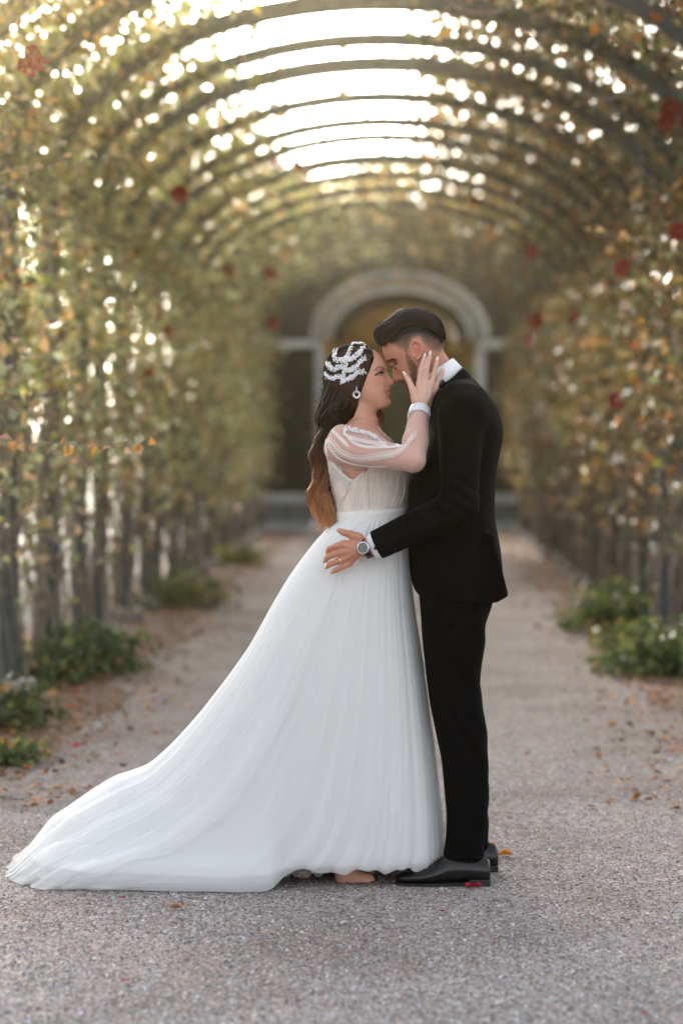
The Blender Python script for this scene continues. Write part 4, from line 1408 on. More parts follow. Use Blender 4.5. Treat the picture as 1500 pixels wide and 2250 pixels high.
# cuff of beads
cuffm = mat_plain('beaded_cuff', (.78, .8, .84), .35, bump=(500, .8, .003), var=.2, vscale=160)
for sgn in (1, -1):
    a0 = WR + (EL - WR) / np.linalg.norm(EL - WR) * .004; d = (WR - EL) / np.linalg.norm(WR - EL)
    if sgn < 0: a0 = a0 * np.array([1, -1, 1]) + np.array([0, 2 * YC, 0]); d = d * np.array([1, -1, 1])
    P = np.array([[a0 - d * .022, a0 - d * .018, a0 - d * .008, a0 + d * .002, a0 + d * .011, a0 + d * .013]])
    v, f, _ = tubes(P, np.array([[.033, .0355, .0352, .0338, .0325, .029]]), 28)
    mk('cuff', v, f, cuffm, bride, smooth=True)
    if sgn > 0:
        cb = bvh_of(v, f); spc = Sprig()
        for i in range(150):
            h, n_ = cast(cb, random.uniform(895, 944), random.uniform(898, 928))
            if h is not None: spc.leaf(h, n_, Vector((random.uniform(.2, 1), 0, random.uniform(-1, -.3))), .006, .0025, True)
        spc.build('cuff_beading', mat_plain('bead_white', (.85, .87, .9), .25), bride)

# --- hair
HAIRD, HAIRM, HAIRL = np.array((.013, .007, .005)), np.array((.11, .042, .018)), np.array((.6, .28, .13))
gh = Field(np.arange(V(695, 0)[0], V(852, 0)[0], .0032), ygrid(.12, .0032), np.arange(V(0, 1176)[2], V(0, 740)[2], .0032))
gh.ell(V(775, 810), (.0915, .0815, .079), .01, rot=.1)
gh.ell(V(768, 828), (.083, .078, .085), .01)
for pts, rs in (([(757, 860), (742, 905), (735, 950)], (.062, .05, .038)), ([(735, 950), (716, 1005), (710, 1060), (713, 1105), (718, 1125)], (.034, .019, .019, .018, .008))):
    gh.chain([V(a, b, -.012) for a, b in pts], rs, .03, sy=1.15)
gh.cone(V(790, 815, -.052), V(778, 862, -.055), .026, .02, .015)
gh.cone(V(772, 870, -.045), V(768, 915, -.04), .02, .015, .015)
# face cut out of the cap
def facecut(X, Y, Z):
    X, Y, Z = np.broadcast_arrays(X, Y, Z)
    px, py = to_px(X, Z)
    lat = np.abs(Y - YC) / SC
    line = np.interp(py, [752, 762, 772, 785, 800, 815, 830, 845, 860, 875], [830, 829, 831.5, 825, 820, 814, 808, 801, 794, 788])
    line = line + np.where(py < 800, 4.0 * np.exp(-(lat / 9) ** 2), 0) * 0
    return ((line - px) * SC).astype(np.float32)
gh.op(facecut, V(770, 880, -.12), V(860, 745, 0), .006, 'sub')
vh, fh = gh.mesh()
hx, hy = pxz(vh)
t_ = np.clip((hy - 985) / 200, 0, 1)
strk = .5 + .5 * np.sin(hx * .9 + hy * .12 + 3 * np.sin(hy * .03)) * np.sin(hx * .37 + hy * .05)
def haircol(t, s):
    t = np.asarray(t)[..., None]; s = np.asarray(s)[..., None]
    c = np.where(t < .45, HAIRD + (HAIRM - HAIRD) * (t / .45), HAIRM + (HAIRL - HAIRM) * ((t - .45) / .55))
    return c * (.55 + .9 * s)
ch = haircol(t_, strk * .6)
M['hair_w'] = mat_attr('wavy_brown_hair', .5, .3)
M['hair_base'] = mat_attr('hair_mass', .85, .04, bump=(60, .6, .004))
hair = mk('hair', vh, fh, M['hair_base'], bride, cols=ch, smooth=True)
hair_bvh = bvh_of(vh, fh)
# strands
Lb = resample([(722, 795), (714, 830), (708, 880), (702, 930), (695, 965), (692, 1005), (692, 1050), (685, 1090), (690, 1125), (702, 1152), (706, 1165)], 60)
Rb = resample([(790, 800), (797, 840), (782, 872), (770, 905), (752, 932), (722, 955), (719, 1000), (722, 1060), (729, 1100), (740, 1130), (738, 1158)], 60)
def swing(p):
    return np.clip((p - 850) / 60, 0, 1) * (5.5 * np.sin((p - 850) / 92 * 2 * pi + .6) + 2.0 * np.sin((p - 850) / 41 * 2 * pi))
Lb[:, 0] += swing(Lb[:, 1]); Rb[:, 0] += .8 * swing(Rb[:, 1] + 14) * (Rb[:, 1] < 1090) - 2
S = 2600
N = 50
u = rng.random((S, 1)); dd_ = rng.uniform(-1, 1, (S, 1))
t0_ = rng.uniform(0, .2, (S, 1)) * (rng.random((S, 1)) < .8)
tt = t0_ + np.linspace(0, 1, N)[None, :] * (rng.uniform(.62, 1.0, (S, 1)) - t0_)
ti = tt * 59
Li = np.stack([np.interp(ti, np.arange(60), Lb[:, k]) for k in (0, 1)], -1); Ri = np.stack([np.interp(ti, np.arange(60), Rb[:, k]) for k in (0, 1)], -1)
clump_id = rng.integers(0, 40, (S, 1)); cu = rng.random(40)[clump_id]; cph = (rng.random(40) * 6.28)[clump_id]
ue = u + (cu - u) * (tt * .85) ** .7 * .8
Q = Li + (Ri - Li) * ue[..., None]
wave = (2.5 + 6.5 * tt) * np.sin(tt * (18 + 4 * np.sin(cph * 7)) + cph + .4 * u) + 1.6 * np.sin(tt * 41 + cph * 3 + u * 2)
Q[..., 0] += wave * np.clip((tt - .12) / .2, 0, 1) + rng.normal(size=(S, 1)) * 6 * np.clip((tt - .7) / .3, 0, 1) ** 1.5
Q[..., 1] += rng.normal(size=(S, 1)) * 5 * tt + 3 * np.cos(tt * 23 + cph) * tt
hw = np.interp(tt, [0, .25, .42, .5, 1], [.080, .080, .062, .045, .042])
dep = np.sign(dd_) * np.sqrt(np.abs(dd_))
# near surface: most strands lie on the outside of the mass, on an elliptical section
sec = np.sqrt(np.clip(1 - (2 * ue - 1) ** 2 * .9, 0.02, 1))
secf = np.clip((tt - t0_) / .06, 0, 1)
yy = YC - .012 * (tt > .5) + hw * sec * (.8 + .2 * secf) * np.where(rng.random((S, 1)) < .72, -1, dep) * np.where(tt < .3, rng.uniform(.78, .93, (S, 1)), rng.uniform(.86, 1.08, (S, 1))) + .008 * np.cos(tt * 15 + cph)
P3 = Wn(Q[..., 0], Q[..., 1], YC + 0 * Q[..., 0]); P3[..., 1] = yy
rad = .0009 * (1 - .6 * tt) * rng.uniform(.6, 1.4, (S, 1))
sj = rng.random((S, 1)) * .45 + .9 * rng.random(40)[clump_id] ** 2 + .05
cs = haircol(np.clip((Q[..., 1] - 965) / 205 + rng.normal(size=(S, 1)) * .14 + .12, 0, 1), np.broadcast_to(sj * 1.2, tt.shape))
p1 = tubes(P3, rad, 3, cs)
# strands combed over the cap, from the parting down and back
S2 = 2600; N2 = 18
a0 = rng.uniform(0, 1, (S2, 1)); q = np.linspace(0, 1, N2)[None, :]
# start along the front hair line / parting, end at the nape side
sx0 = 827 - 72 * a0; sy0 = 768 - 9 * np.sin(a0 * 2.1) + 7 * a0 ** 4 + 2
lat0 = rng.uniform(.1, .8, (S2, 1))
ex = 792 - 74 * a0 + rng.normal(size=(S2, 1)) * 4; ey = 880 - 40 * a0 + rng.normal(size=(S2, 1)) * 10
midx = sx0 * .5 + ex * .5 + 14 - 34 * a0; midy = sy0 * .55 + ey * .45 - 4
QX = (1 - q) ** 2 * sx0 + 2 * q * (1 - q) * midx + q ** 2 * ex; QY = (1 - q) ** 2 * sy0 + 2 * q * (1 - q) * midy + q ** 2 * ey
P4 = np.zeros((S2, N2, 3)); okm = np.ones(S2, bool)
for i in range(S2):
    last = None
    for j in range(N2):
        h, n_ = cast(hair_bvh, float(QX[i, j]), float(QY[i, j]), .0006 + .0014 * lat0[i, 0])
        if h is None or h.y > YC + .02:
            if last is None: okm[i] = False; break
            h = last
        P4[i, j] = h; last = h
P4 = P4[okm]
c4 = haircol(np.full((len(P4), N2), .16), np.broadcast_to(rng.random((len(P4), 1)) ** 2 * 1.6, (len(P4), N2)))
p2 = tubes(P4, .0010, 3, c4)
# flyaway hairs
S5 = 170; N5 = 26
q = np.linspace(0, 1, N5)[None, :]
y0_ = rng.uniform(800, 1120, (S5, 1)); x0_ = np.interp(y0_, Lb[:, 1], Lb[:, 0]) + 6
x0_ = np.where(rng.random((S5, 1)) < .1, 840 + 0 * x0_, x0_); y0_ = np.where(x0_ > 800, rng.uniform(905, 930, (S5, 1)), y0_)
L5 = rng.uniform(8, 62, (S5, 1)) * rng.random((S5, 1)) ** .5; an = rng.uniform(-.1, 1.35, (S5, 1))
QX = x0_ - L5 * q * np.cos(an * (1 - .3 * q)) + 6 * np.sin(q * rng.uniform(3, 9, (S5, 1)) + rng.random((S5, 1)) * 6) * q
QY = y0_ + L5 * q * (np.sin(an) * .9 + .35 * (q - .3)) + 4 * np.cos(q * 6 + rng.random((S5, 1)) * 6) * q
P5 = Wn(QX, QY, YC + 0 * QX); P5[..., 1] += rng.uniform(-.05, .05, (S5, 1))
c5 = np.broadcast_to(np.array((.22, .1, .05)), (S5, N5, 3))
p3 = tubes(P5, .00042, 3, c5)
# lock that falls over the far shoulder, seen between the neck and the man
S6 = 70; q = np.linspace(0, 1, 24)[None, :]
Q0 = resample([(822, 895), (833, 905), (840, 915), (838, 928), (828, 938), (822, 948)], 24)
QX = Q0[None, :, 0] + rng.uniform(-9, 6, (S6, 1)) * np.sin(q * 2.6 + .4) + 2 * np.sin(q * 9 + rng.random((S6, 1)) * 6); QY = Q0[None, :, 1] + rng.uniform(-5, 5, (S6, 1))
P6 = Wn(QX, QY, YC + 0 * QX); P6[..., 1] += .055 + rng.uniform(-.015, .02, (S6, 1))
c6 = haircol(np.clip(q * .6 + .25 + 0 * QX, 0, 1), np.broadcast_to(rng.random((S6, 1)), QX.shape))
p4 = tubes(P6, .0007, 3, c6)
# thicker curling locks on the outside of the mass
S7 = 130; N7 = 60
u7 = rng.random((S7, 1)); t0_ = rng.uniform(.05, .45, (S7, 1)); q = np.linspace(0, 1, N7)[None, :]
t7 = t0_ + q * (rng.uniform(.75, 1.02, (S7, 1)) - t0_)
Li = np.stack([np.interp(t7 * 59, np.arange(60), Lb[:, k]) for k in (0, 1)], -1); Ri = np.stack([np.interp(t7 * 59, np.arange(60), Rb[:, k]) for k in (0, 1)], -1)
Q7 = Li + (Ri - Li) * (u7 * 1.06 - .03)[..., None]
p7 = rng.random((S7, 1)) * 6.28; w7 = rng.uniform(17, 27, (S7, 1))
a7 = (3.5 + 6.0 * t7) * np.sin(t7 * w7 + p7)
Q7[..., 0] += a7; Q7[..., 1] += 2.5 * np.cos(t7 * w7 * .9 + p7)
h7 = np.interp(t7, [0, .25, .42, .5, 1], [.074, .078, .060, .043, .040])
s7 = np.sqrt(np.clip(1 - (2 * u7 - 1) ** 2 * .9, .02, 1))
P7 = Wn(Q7[..., 0], Q7[..., 1], YC + 0 * Q7[..., 0]); P7[..., 1] = YC - h7 * s7 * rng.uniform(.92, 1.12, (S7, 1)) + .007 * np.cos(t7 * w7 + p7)
r7 = rng.uniform(.0022, .0048, (S7, 1)) * np.sin(np.clip(q * 1.0 + .02, 0, 1) * pi * .97 + .06) ** .6
c7 = haircol(np.clip((Q7[..., 1] - 935) / 215 + rng.normal(size=(S7, 1)) * .15, 0, 1), np.broadcast_to(rng.random((S7, 1)) ** 1.5 * 1.5 + .1, t7.shape))
p5 = tubes(P7, r7, 6, c7)
v, f, c = cat_mesh([p1, p2, p3, p4, p5])
o = mk('hair_strands', v, f, M['hair_w'], hair, cols=c, smooth=True); o['kind'] = 'stuff'
# eyelashes
P = []
for s_ in (-1, 1):
    for t in np.linspace(0, 1, 9):
        a = V(831 + 10 * t, 821.5 - 2.6 * t, s_ * (.0415 - .008 * t)); b = a + np.array([.004 + .004 * t, s_ * .003 * (1 - t), -.001 - .002 * t + .0015])
        P.append([a, (a + b) / 2 + np.array([0, 0, -.0006]), b])
v, f, _ = tubes(np.array(P), .0004, 3)
o = mk('eyelashes', v, f, M['eye'], bride); o['kind'] = 'stuff'

# --- jewelled hair piece: branches of crystals on the hair
M['crystal'] = mat_plain('crystal', (.86, .86, .88), .06, spec=1.0)
M['crystal'].node_tree.nodes['Principled BSDF'].inputs['Metallic'].default_value = .35
M['silver'] = mat_plain('silver_wire', (.75, .75, .76), .2, metal=1)
def ch_(x, y): return (680 + x / 7.5, 740 + y / 7.5)
gem_v = np.array([[0, 0, .6], [1, 0, .1], [.31, .95, .1], [-.81, .59, .1], [-.81, -.59, .1], [.31, -.95, .1], [0, 0, -.5]])
gem_f = np.array([[0, 1, 2], [0, 2, 3], [0, 3, 4], [0, 4, 5], [0, 5, 1], [6, 2, 1], [6, 3, 2], [6, 4, 3], [6, 5, 4], [6, 1, 5]])
piece = []
crown = None
branches = [[(720, 130), (680, 200), (650, 280), (600, 390), (610, 460), (580, 570), (555, 660), (530, 770)],
            [(450, 240), (420, 340), (470, 400), (560, 395), (610, 360)], [(620, 380), (700, 380), (790, 310), (830, 250), (880, 190)],
            [(320, 450), (380, 530), (430, 550), (500, 500), (570, 500)], [(590, 560), (680, 545), (770, 500), (830, 430), (890, 360)],
            [(285, 610), (330, 680), (400, 700), (480, 650), (545, 680)], [(560, 730), (640, 700), (730, 640), (800, 590), (890, 560)],
            [(720, 130), (800, 135), (900, 125), (1000, 145)]]
cen = []
for bi, br in enumerate(branches):
    L = sum(math.dist(a, b) for a, b in zip(br[:-1], br[1:]))
    n_ = int(L / 13)
    P = resample(br, n_)
    w = 24 if bi == 0 else (34 if bi < 7 else 12)
    for (x, y) in P:
        for k in range(3 if bi in (0, 7) else 6):
            cen.append(ch_(x + random.uniform(-w, w), y + random.uniform(-w, w) * 1.1))
hp = thing('hair', '', '') if False else None
vs, fs, b = [], [], 0
for (x, y) in cen:
    h, n_ = cast(hair_bvh, x, y, .0062)
    if h is None or h.y > YC + .03: continue
    rot = np.array((n_ + Vector([random.uniform(-.6, .6) for _ in range(3)])).to_track_quat('Z', 'Y').to_matrix() @ Matrix.Rotation(random.random() * 6, 3, 'Z'))
    s = np.array([random.uniform(.0026, .0042), random.uniform(.0019, .0029), .0028])
    vs.append((gem_v * s) @ rot.T + np.array(h)); fs.append(gem_f + b); b += 7
o = mk('crystals', np.concatenate(vs), np.concatenate(fs), M['crystal'], None)
o.name = 'crystals'; o['kind'] = 'stuff'
sp = Sprig()
for br in branches: sp.cord(hair_bvh, [ch_(*q) for q in br], .0012, .005)
head_piece = mk('hair_ornament', np.array(sp.v), np.array(sp.f), M['silver'], bride)
o.parent = head_piece; o.matrix_parent_inverse = Matrix.Translation(-W_LOC(head_piece))
# ear ring: a ring of stones
er = V(784, 868, -.080)
a = np.linspace(0, 2 * pi, 25)
v, f, _ = tubes(np.array([np.stack([er[0] + .0095 * np.cos(a), er[1] + .002 * np.sin(a), er[2] + .0095 * np.sin(a)], -1)]), .0028, 6)
ear = mk('earring', v, f, M['silver'], bride)
vs, fs, b = [], [], 0
for k in range(22):
    for rr in (.0078, .0115):
        a = 2 * pi * k / 22
        vs.append(gem_v[:, [0, 2, 1]] * np.array([.0017, -.0026, .0017]) + er + np.array([rr * cos(a), -.003, rr * sin(a)])); fs.append(gem_f + b); b += 7
for k in range(5):
    vs.append(gem_v[:, [0, 2, 1]] * np.array([.0018, -.0026, .0018]) + er + np.array([.001 * (k % 2 * 2 - 1), -.003, .0145 + .0024 * k])); fs.append(gem_f + b); b += 7
o = mk('stones', np.concatenate(vs), np.concatenate(fs), M['crystal'], ear); o['kind'] = 'stuff'

# --- skirt and train
KL = [(743, 1141), (716, 1163), (690, 1192), (640, 1258), (597, 1330), (548, 1420), (498, 1490), (436, 1570), (378, 1635), (322, 1687), (250, 1712), (188, 1752), (132, 1792), (85, 1832), (45, 1870), (26, 1903)]
KR = [(886, 1138), (893, 1160), (897, 1195), (905, 1290), (916, 1370), (929, 1450), (941, 1540), (953, 1625), (962, 1700), (969, 1765), (975, 1815), (978, 1850), (979, 1868), (980, 1880), (980, 1888), (979.5, 1893)]
YF = [.127, .16, .18, .2, .21, .215, .22, .22, .222, .224, .226, .228, .23, .23, .23, .23]
YB = [.127, .16, .19, .24, .29, .33, .37, .40, .43, .46, .48, .5, .51, .52, .52, .52]


def skirt(name, m, nphi, nt, s_in, amp, seed, lift=0.0, short=1.0, ragged=0.0, parent=bride):
    rs = np.random.default_rng(seed)
    t = np.linspace(0, short, nt) * 15
    k = np.arange(16)
    def it(a):
        r = np.interp(np.linspace(0, 15, 301), k, a)
        for _ in range(30): r[1:-1] = .25 * r[:-2] + .5 * r[1:-1] + .25 * r[2:]
        return np.interp(t, np.linspace(0, 15, 301), r)
    yl = YC + .24 * np.clip((k - 5) / 10, 0, 1) ** 1.3
    L3 = np.array([tuple(W(a, b, y)) for (a, b), y in zip(KL, yl)]); R3 = np.array([tuple(W(a, b)) for a, b in KR])
    Lx, Ly, Lz = it(L3[:, 0]), it(L3[:, 1]), it(L3[:, 2])
    Rx, Rz = it(R3[:, 0]), it(R3[:, 2])
    Fd, Bd = it(np.array(YF)), it(np.array(YB))
    ph = np.linspace(0, 2 * pi, nphi, endpoint=False)            # 0 = right, pi = left, 3pi/2 = towards the camera
    # more samples are not needed: folds follow lines of constant angle
    c, s = np.cos(ph)[None, :], np.sin(ph)[None, :]
    T = (t / 15)[:, None]
    ex = 2 / (2.1 + 1.0 * T + 3.2 * T ** 4 * ((c < 0) & (s < 0)))
    cc = np.sign(c) * np.abs(c) ** ex; ss = np.sign(s) * np.abs(s) ** ex
    cx = ((Lx + Rx) / 2)[:, None]; a_ = ((Rx - Lx) / 2)[:, None]
    x = cx + a_ * cc
    lf = np.clip(.5 - .5 * c, 0, 1)                               # leftness
    yc_ = YC + (Ly - YC)[:, None] * lf ** 2 * np.where(s < 0, np.abs(c) ** 1.2, 1) * 1.0
    y = yc_ + np.where(s < 0, Fd[:, None], Bd[:, None]) * ss
    wl, wr = np.where(c < 0, c * c, 0), np.where(c > 0, c * c, 0)
    wl_ = wl ** 1.5
    z = Lz[:, None] * wl_ + Rz[:, None] * (1 - wl_)
    ground = np.clip((T - .82) / .18, 0, 1) ** 1.5
    xr = W(612, 1955, 7.4).x
    train = 1 / (1 + np.exp((x - xr) / .011))
    z = z - (z - .006) * ground * np.clip(train + wl_, 0, 1) * (s < .2)
    z = np.where(s >= .2, z - (z - .006) * ground, z)
    # the train's front edge reaches further forward than the gown's hem beside it
    y = y - .062 * train * (s < 0) * T ** 3 * np.clip(-s, 0, 1) + .02 * (1 - train) * (s < 0) * T
    # folds
    pl = np.abs(np.sin(ph * 29 + 2 * np.sin(ph * 3)))[None, :]
    y = y - (1 - train) * (s < 0) * T ** 2 * .009 * (pl ** .7 - .5)
    hw_ = np.clip((T - .8) / .2, 0, 1) ** 2 * (s < .3)
    y = y + hw_ * train * (.010 * np.sin(ph * 22 + seed) + .006 * np.sin(ph * 47 + seed * 3))[None, :]
    x = x + hw_ * train * (.005 * np.sin(ph * 33 + seed * 2))[None, :]
    f1 = np.zeros((1, nphi)); f2 = np.zeros((1, nphi)); f3 = np.zeros((1, nphi))
    for fr, am in ((7, .7), (11, .8), (17, .7), (23, .4), (31, .15)):
        p_ = rs.random() * 6.28
        f1 += am * np.sin(fr * ph + p_ + .6 * np.sin(3 * ph + p_))
    for fr, am in ((43, .35), (61, .3), (87, .15)):
        f2 += am * np.sin(fr * ph + rs.random() * 6.28 + 1.2 * np.sin(5 * ph))
    for fr, am in ((5, .8), (9, .6), (14, .4)):
        f3 += am * np.sin(fr * ph + rs.random() * 6.28)
    ridge = 1 - np.abs(np.sin((13 * ph + 2.2 * np.sin(2 * ph + seed) + .8 * np.sin(5 * ph)) + 0 * ph))[None, :] * 1.0
    ridge = ridge ** 2.5
    A = amp * (.10 + T ** .8)
    drift = .5 * np.sin(T * 5 + 3 * ph[None, :]) * T
    fold = np.exp(-(np.abs(f1) / .28) ** 1.3)                      # narrow pleats between broad soft lobes
    D = A * (f1 * (.0065 + .004 * drift) + fold * .0015 + f3 * .010 * T + ridge * .007) + amp * f2 * (.0022 * (1 - T) + .0004)
    D *= np.where(s < 0, 1, .8)
    nl = np.sqrt((c / 1.0) ** 2 + s ** 2)
    edge = 1 - .75 * np.abs(c) ** 6                          # keep the traced outline
    x = x + D * c / nl * edge * .8; y = y + D * s / nl
    # slumped cloth on the ground: soft wrinkles in height
    w = np.clip((T - .55) / .45, 0, 1) * lf
    z = z + w * (.016 * np.sin(x * 23 + y * 41 + seed) * np.sin(x * 11 - y * 17) + .014 * np.abs(np.sin(x * 9 + y * 16 + 1.2 * np.sin(x * 7))) ** .7 + .005 * np.sin(x * 47 + seed * 2) * np.cos(y * 60)) * (1 - ground)
    hemw = np.clip((T - .93) / .07, 0, 1)
    z = z + hemw * (1 - train) * (s < 0.2) * (.006 * np.sin(ph * 21 + seed)[None, :] + .004 * np.sin(ph * 50)[None, :])
    z = np.maximum(z + lift, .004 + lift * .3)
    x = x - s_in * np.clip(T * 6, 0, 1) * c; y = y - s_in * np.clip(T * 6, 0, 1) * s
    if ragged:
        z = z + hemw * ragged * np.sin(ph * 140)[None, :]
    v = np.stack([x + 0 * z, y + 0 * z, z], -1).reshape(-1, 3)
    i, j = np.meshgrid(np.arange(nt - 1), np.arange(nphi), indexing='ij')
    a = i * nphi + j; b = i * nphi + (j + 1) % nphi
    f = np.stack([a, a + nphi, b + nphi, b], -1).reshape(-1, 4)
    return mk(name, v, f, m, parent, smooth=True)


M['lining'] = mat_plain('white_satin', (.88, .88, .88), .5, spec=.3, sheen=.2)
M['tulle'] = mat_sheer('bridal_tulle', (.94, .945, .95), .56)
M['tulle2'] = mat_sheer('bridal_tulle_inner', (.94, .945, .95), .45)
skirt('skirt_lining', M['lining'], 420, 110, .015, .6, 5, short=.9)
skirt('tulle_layer', M['tulle2'], 500, 120, .010, .7, 8, short=.945)
skirt('tulle_layer', M['tulle2'], 700, 150, .006, .9, 11, short=.98)
skirt('tulle_layer', M['tulle'], 820, 160, .0, 1.0, 5)
# scalloped lace hem showing under the tulle
hs_ = Sprig()
for i in range(26):
    x0 = 622 + i * 3.4
    p = W(x0, 1917 + 4 * sin(i * .9), 7.53); a = np.linspace(0, 2 * pi, 12)
    v, f, _ = tubes(np.array([[(p.x + .008 * cos(q), p.y, p.z + .007 * sin(q)) for q in a]]), .0007, 4)
    b = len(hs_.v); hs_.v += [tuple(q) for q in v]
    for q in f: hs_.f += [(b + q[0], b + q[1], b + q[2]), (b + q[0], b + q[2], b + q[3])]
hs_.build('lace_hem', M['lace'], bride)

# --- her shoes
def shoe_loft(rows, name, m, parent, n=28):
    """rows along the foot: (x, y_center, half width, z_bottom, z_top)"""
    vs = []
    for (x, y, w, zb, zt) in rows:
        a = np.linspace(0, 2 * pi, n, endpoint=False)
        c, s = np.cos(a), np.sin(a)
        vs.append(np.stack([x + 0 * a, y + w * np.sign(c) * np.abs(c) ** .9 * (1 - .42 * np.clip(s + .1, 0, 1)), (zb + zt) / 2 + (zt - zb) / 2 * np.sign(s) * np.abs(s) ** np.where(s < 0, .5, .9)], -1))
    v = np.concatenate(vs); R = len(rows)
    i, j = np.meshgrid(np.arange(R - 1), np.arange(n), indexing='ij')
    a = i * n + j; b = i * n + (j + 1) % n
    f = [tuple(q) for q in np.stack([a, b, b + n, a + n], -1).reshape(-1, 4)]
    f.append(tuple(range(n))[::-1]); f.append(tuple(range((R - 1) * n, R * n)))
    me = bpy.data.meshes.new(name); me.from_pydata([tuple(q) for q in v], [], f)
    for p in me.polygons: p.use_smooth = True
    return obj(name, me, m, parent)


M['nude'] = mat_plain('nude_leather', (.52, .3, .2), .35)
for (xh, xt, y) in ((668, 742, 7.66), (742, 818, 7.60)):
    pass
for (xt, y) in ((742, 7.66), (816, 7.60)):
    X1 = W(xt, 1920, y).x; X0 = X1 - .235
    rows = []
    for q in np.linspace(0, 1, 16):
        x = X0 + (X1 - X0) * q
        w = np.interp(q, [0, .1, .35, .7, .9, 1], [.012, .027, .027, .038, .028, .006])
        zb = np.interp(q, [0, .3, .6, 1], [.045, .035, .004, .004]); zt = np.interp(q, [0, .1, .3, .6, .85, 1], [.07, .1, .085, .05, .032, .012])
        rows.append((x, y, w, zb, zt))
    s_ = shoe_loft(rows, 'shoe', M['nude'], bride)
    shoe_loft([(x, y_, w + .002, max(0, zb - .004), zb + .002) for (x, y_, w, zb, zt) in rows], 'sole', mat_plain('dark_sole', (.06, .035, .025), .6), s_)
    MB().box((X0 + .02, y, .025), (.035, .04, .05)).build('heel', M['nude'], s_, bevel=.004)
# ================================================================== THE GROOM
groom = thing('person', 'groom in black suit with dark quiff and trimmed beard, one hand on the bride\'s waist', 'person', tuple(V(1010, 1935) * np.array([1, 1, 0])))
M['skin_m'] = mat_attr('tan_skin', .48, .4, sss=.1, bump=(800, .08, .001))
fz = [(V(0, 1262)[2], V(0, 1140)[2]), (V(0, 905)[2], 9)]
gx_ = axis_grid(V(708, 0)[0], V(1100, 0)[0], [(-9, V(1000, 0)[0])], .0024, .006)
gz_ = axis_grid(.02, V(0, 668)[2], fz, .0023, .009)
g = Field(gx_, ygrid(.34), gz_)
c30, s30 = cos(radians(30)), sin(radians(30))
TM = dict(H=(915, 765), up=(-s30, -c30), fw=(-c30, s30), vmax=84, vmin=-90, p=2.2,
          prof=[(880, 697), (862, 712), (850, 735), (842, 752), (839, 762), (840, 771), (842, 780), (844.6, 788), (847.5, 795), (851.5, 800), (857.5, 804.5), (861, 809), (862, 814), (862.5, 819), (861.5, 825), (861, 830), (863, 835.5),
                (867.5, 839), (873, 838), (876, 837.5), (879, 841), (884.5, 844.5), (886.5, 847.5), (885.5, 849.5), (888.5, 852.5), (889.5, 855), (890.5, 858.5), (894, 862), (897.5, 866), (901, 870), (906, 874)],
          base=[(84, 5), (76, 26), (62, 46), (45, 60), (25, 69), (8, 69), (-4, 64), (-18, 63), (-35, 65), (-50, 63), (-62, 62), (-78, 62), (-90, 55)],
          back=[(84, -8), (76, -30), (60, -50), (35, -63), (10, -68), (-15, -64), (-32, -42), (-50, -12), (-68, 6), (-90, 30)],
          B=[(84, 8), (77, 28), (62, 43), (40, 51), (15, 54), (-10, 54), (-35, 50), (-55, 44), (-70, 34), (-82, 24), (-90, 16)],
          uc=[(84, -4), (20, -4), (0, -2), (-25, 4), (-45, 12), (-60, 22), (-75, 34), (-90, 44)],
          sig=[(84, 40), (20, 32), (8, 24), (0, 10), (-8, 8), (-20, 9.5), (-32, 13), (-38, 15), (-42, 17), (-50, 20), (-60, 21), (-70, 21), (-90, 26)],
          bumps=[(-6, 20, 6.5, 10, -6.5), (5, 22, 5, 12, 2.4), (-24, 28, 9, 12, 2.2), (-52, 20, 6, 5, -1.8), (-33, 14, 5, 4.5, 2), (-45, 25, 10, 6, -1.5)])
head_fn(TM, g)
g.ell(V(864, 803.5, -.0285), (.011, .0088, .0075), .004, rot=-.5)
g.ell(V(859.5, 806.5, -.037), (.006, .006, .0011), .001, 'sub', rot=-.6)
g.ell(V(872.5, 835, -.0078), (.0035, .0024, .0018), .002, 'sub', rot=-.3)
# ear with rim, hollow and lobe
g.ell(V(913.5, 771, -.0815), (.0172, .0055, .0310), .004, rot=.16)
g.ell(V(912, 767, -.0885), (.0112, .0055, .0195), .003, 'sub', rot=.16)
g.chain([V(906, 787, -.084), V(902, 772, -.086), V(903.5, 757, -.087), V(912, 751, -.089), V(921, 757, -.09), V(926, 771, -.09), (V(924, 784, -.088)), V(916, 791, -.085)], [.0026, .0026, .0032, .0036, .0036, .0034, .0032, .0045], .003)
g.chain([V(910, 764, -.085), V(916, 768, -.086), V(918, 778, -.085), V(912, 784, -.084)], [.002, .0024, .0026, .003], .003)
g.ell(V(911, 778, -.0865), (.0042, .006, .006), .002, 'sub')
# neck and body
g.cone(V(940, 792), V(980, 850), .056, .058, .02, sy=.95)
g.cone(V(925, 845), V(955, 885), .03, .04, .03)
MTR = [(850, 975, 1030, .08), (880, 958, 1055, .16), (905, 948, 1080, .2), (960, 942, 1088, .205), (1040, 925, 1076, .185), (1120, 920, 1070, .165), (1200, 925, 1076, .175), (1290, 935, 1065, .15), (1345, 940, 1055, .14)]
g.loft(MTR, .03, 2.3, z0=V(0, 1285)[2])
MS, ME, MW = V(1012, 912, -.185), V(1003, 1108, -.262), V(812, 1196, -.232)
g.cone(MS, ME, .052, .042, .03); g.cone(ME, MW, .042, .0275, .02, sy=.85)
for dy in (-.1,):
    g.cone(V(1000, 1300, dy), V(1004, 1560, dy), .058, .045, .02); g.cone(V(1004, 1560, dy), V(1026, 1890, dy), .045, .03, .03)
    g.cone(V(1030, 1885, dy), V(960, 1925, dy), .035, .03, .02)


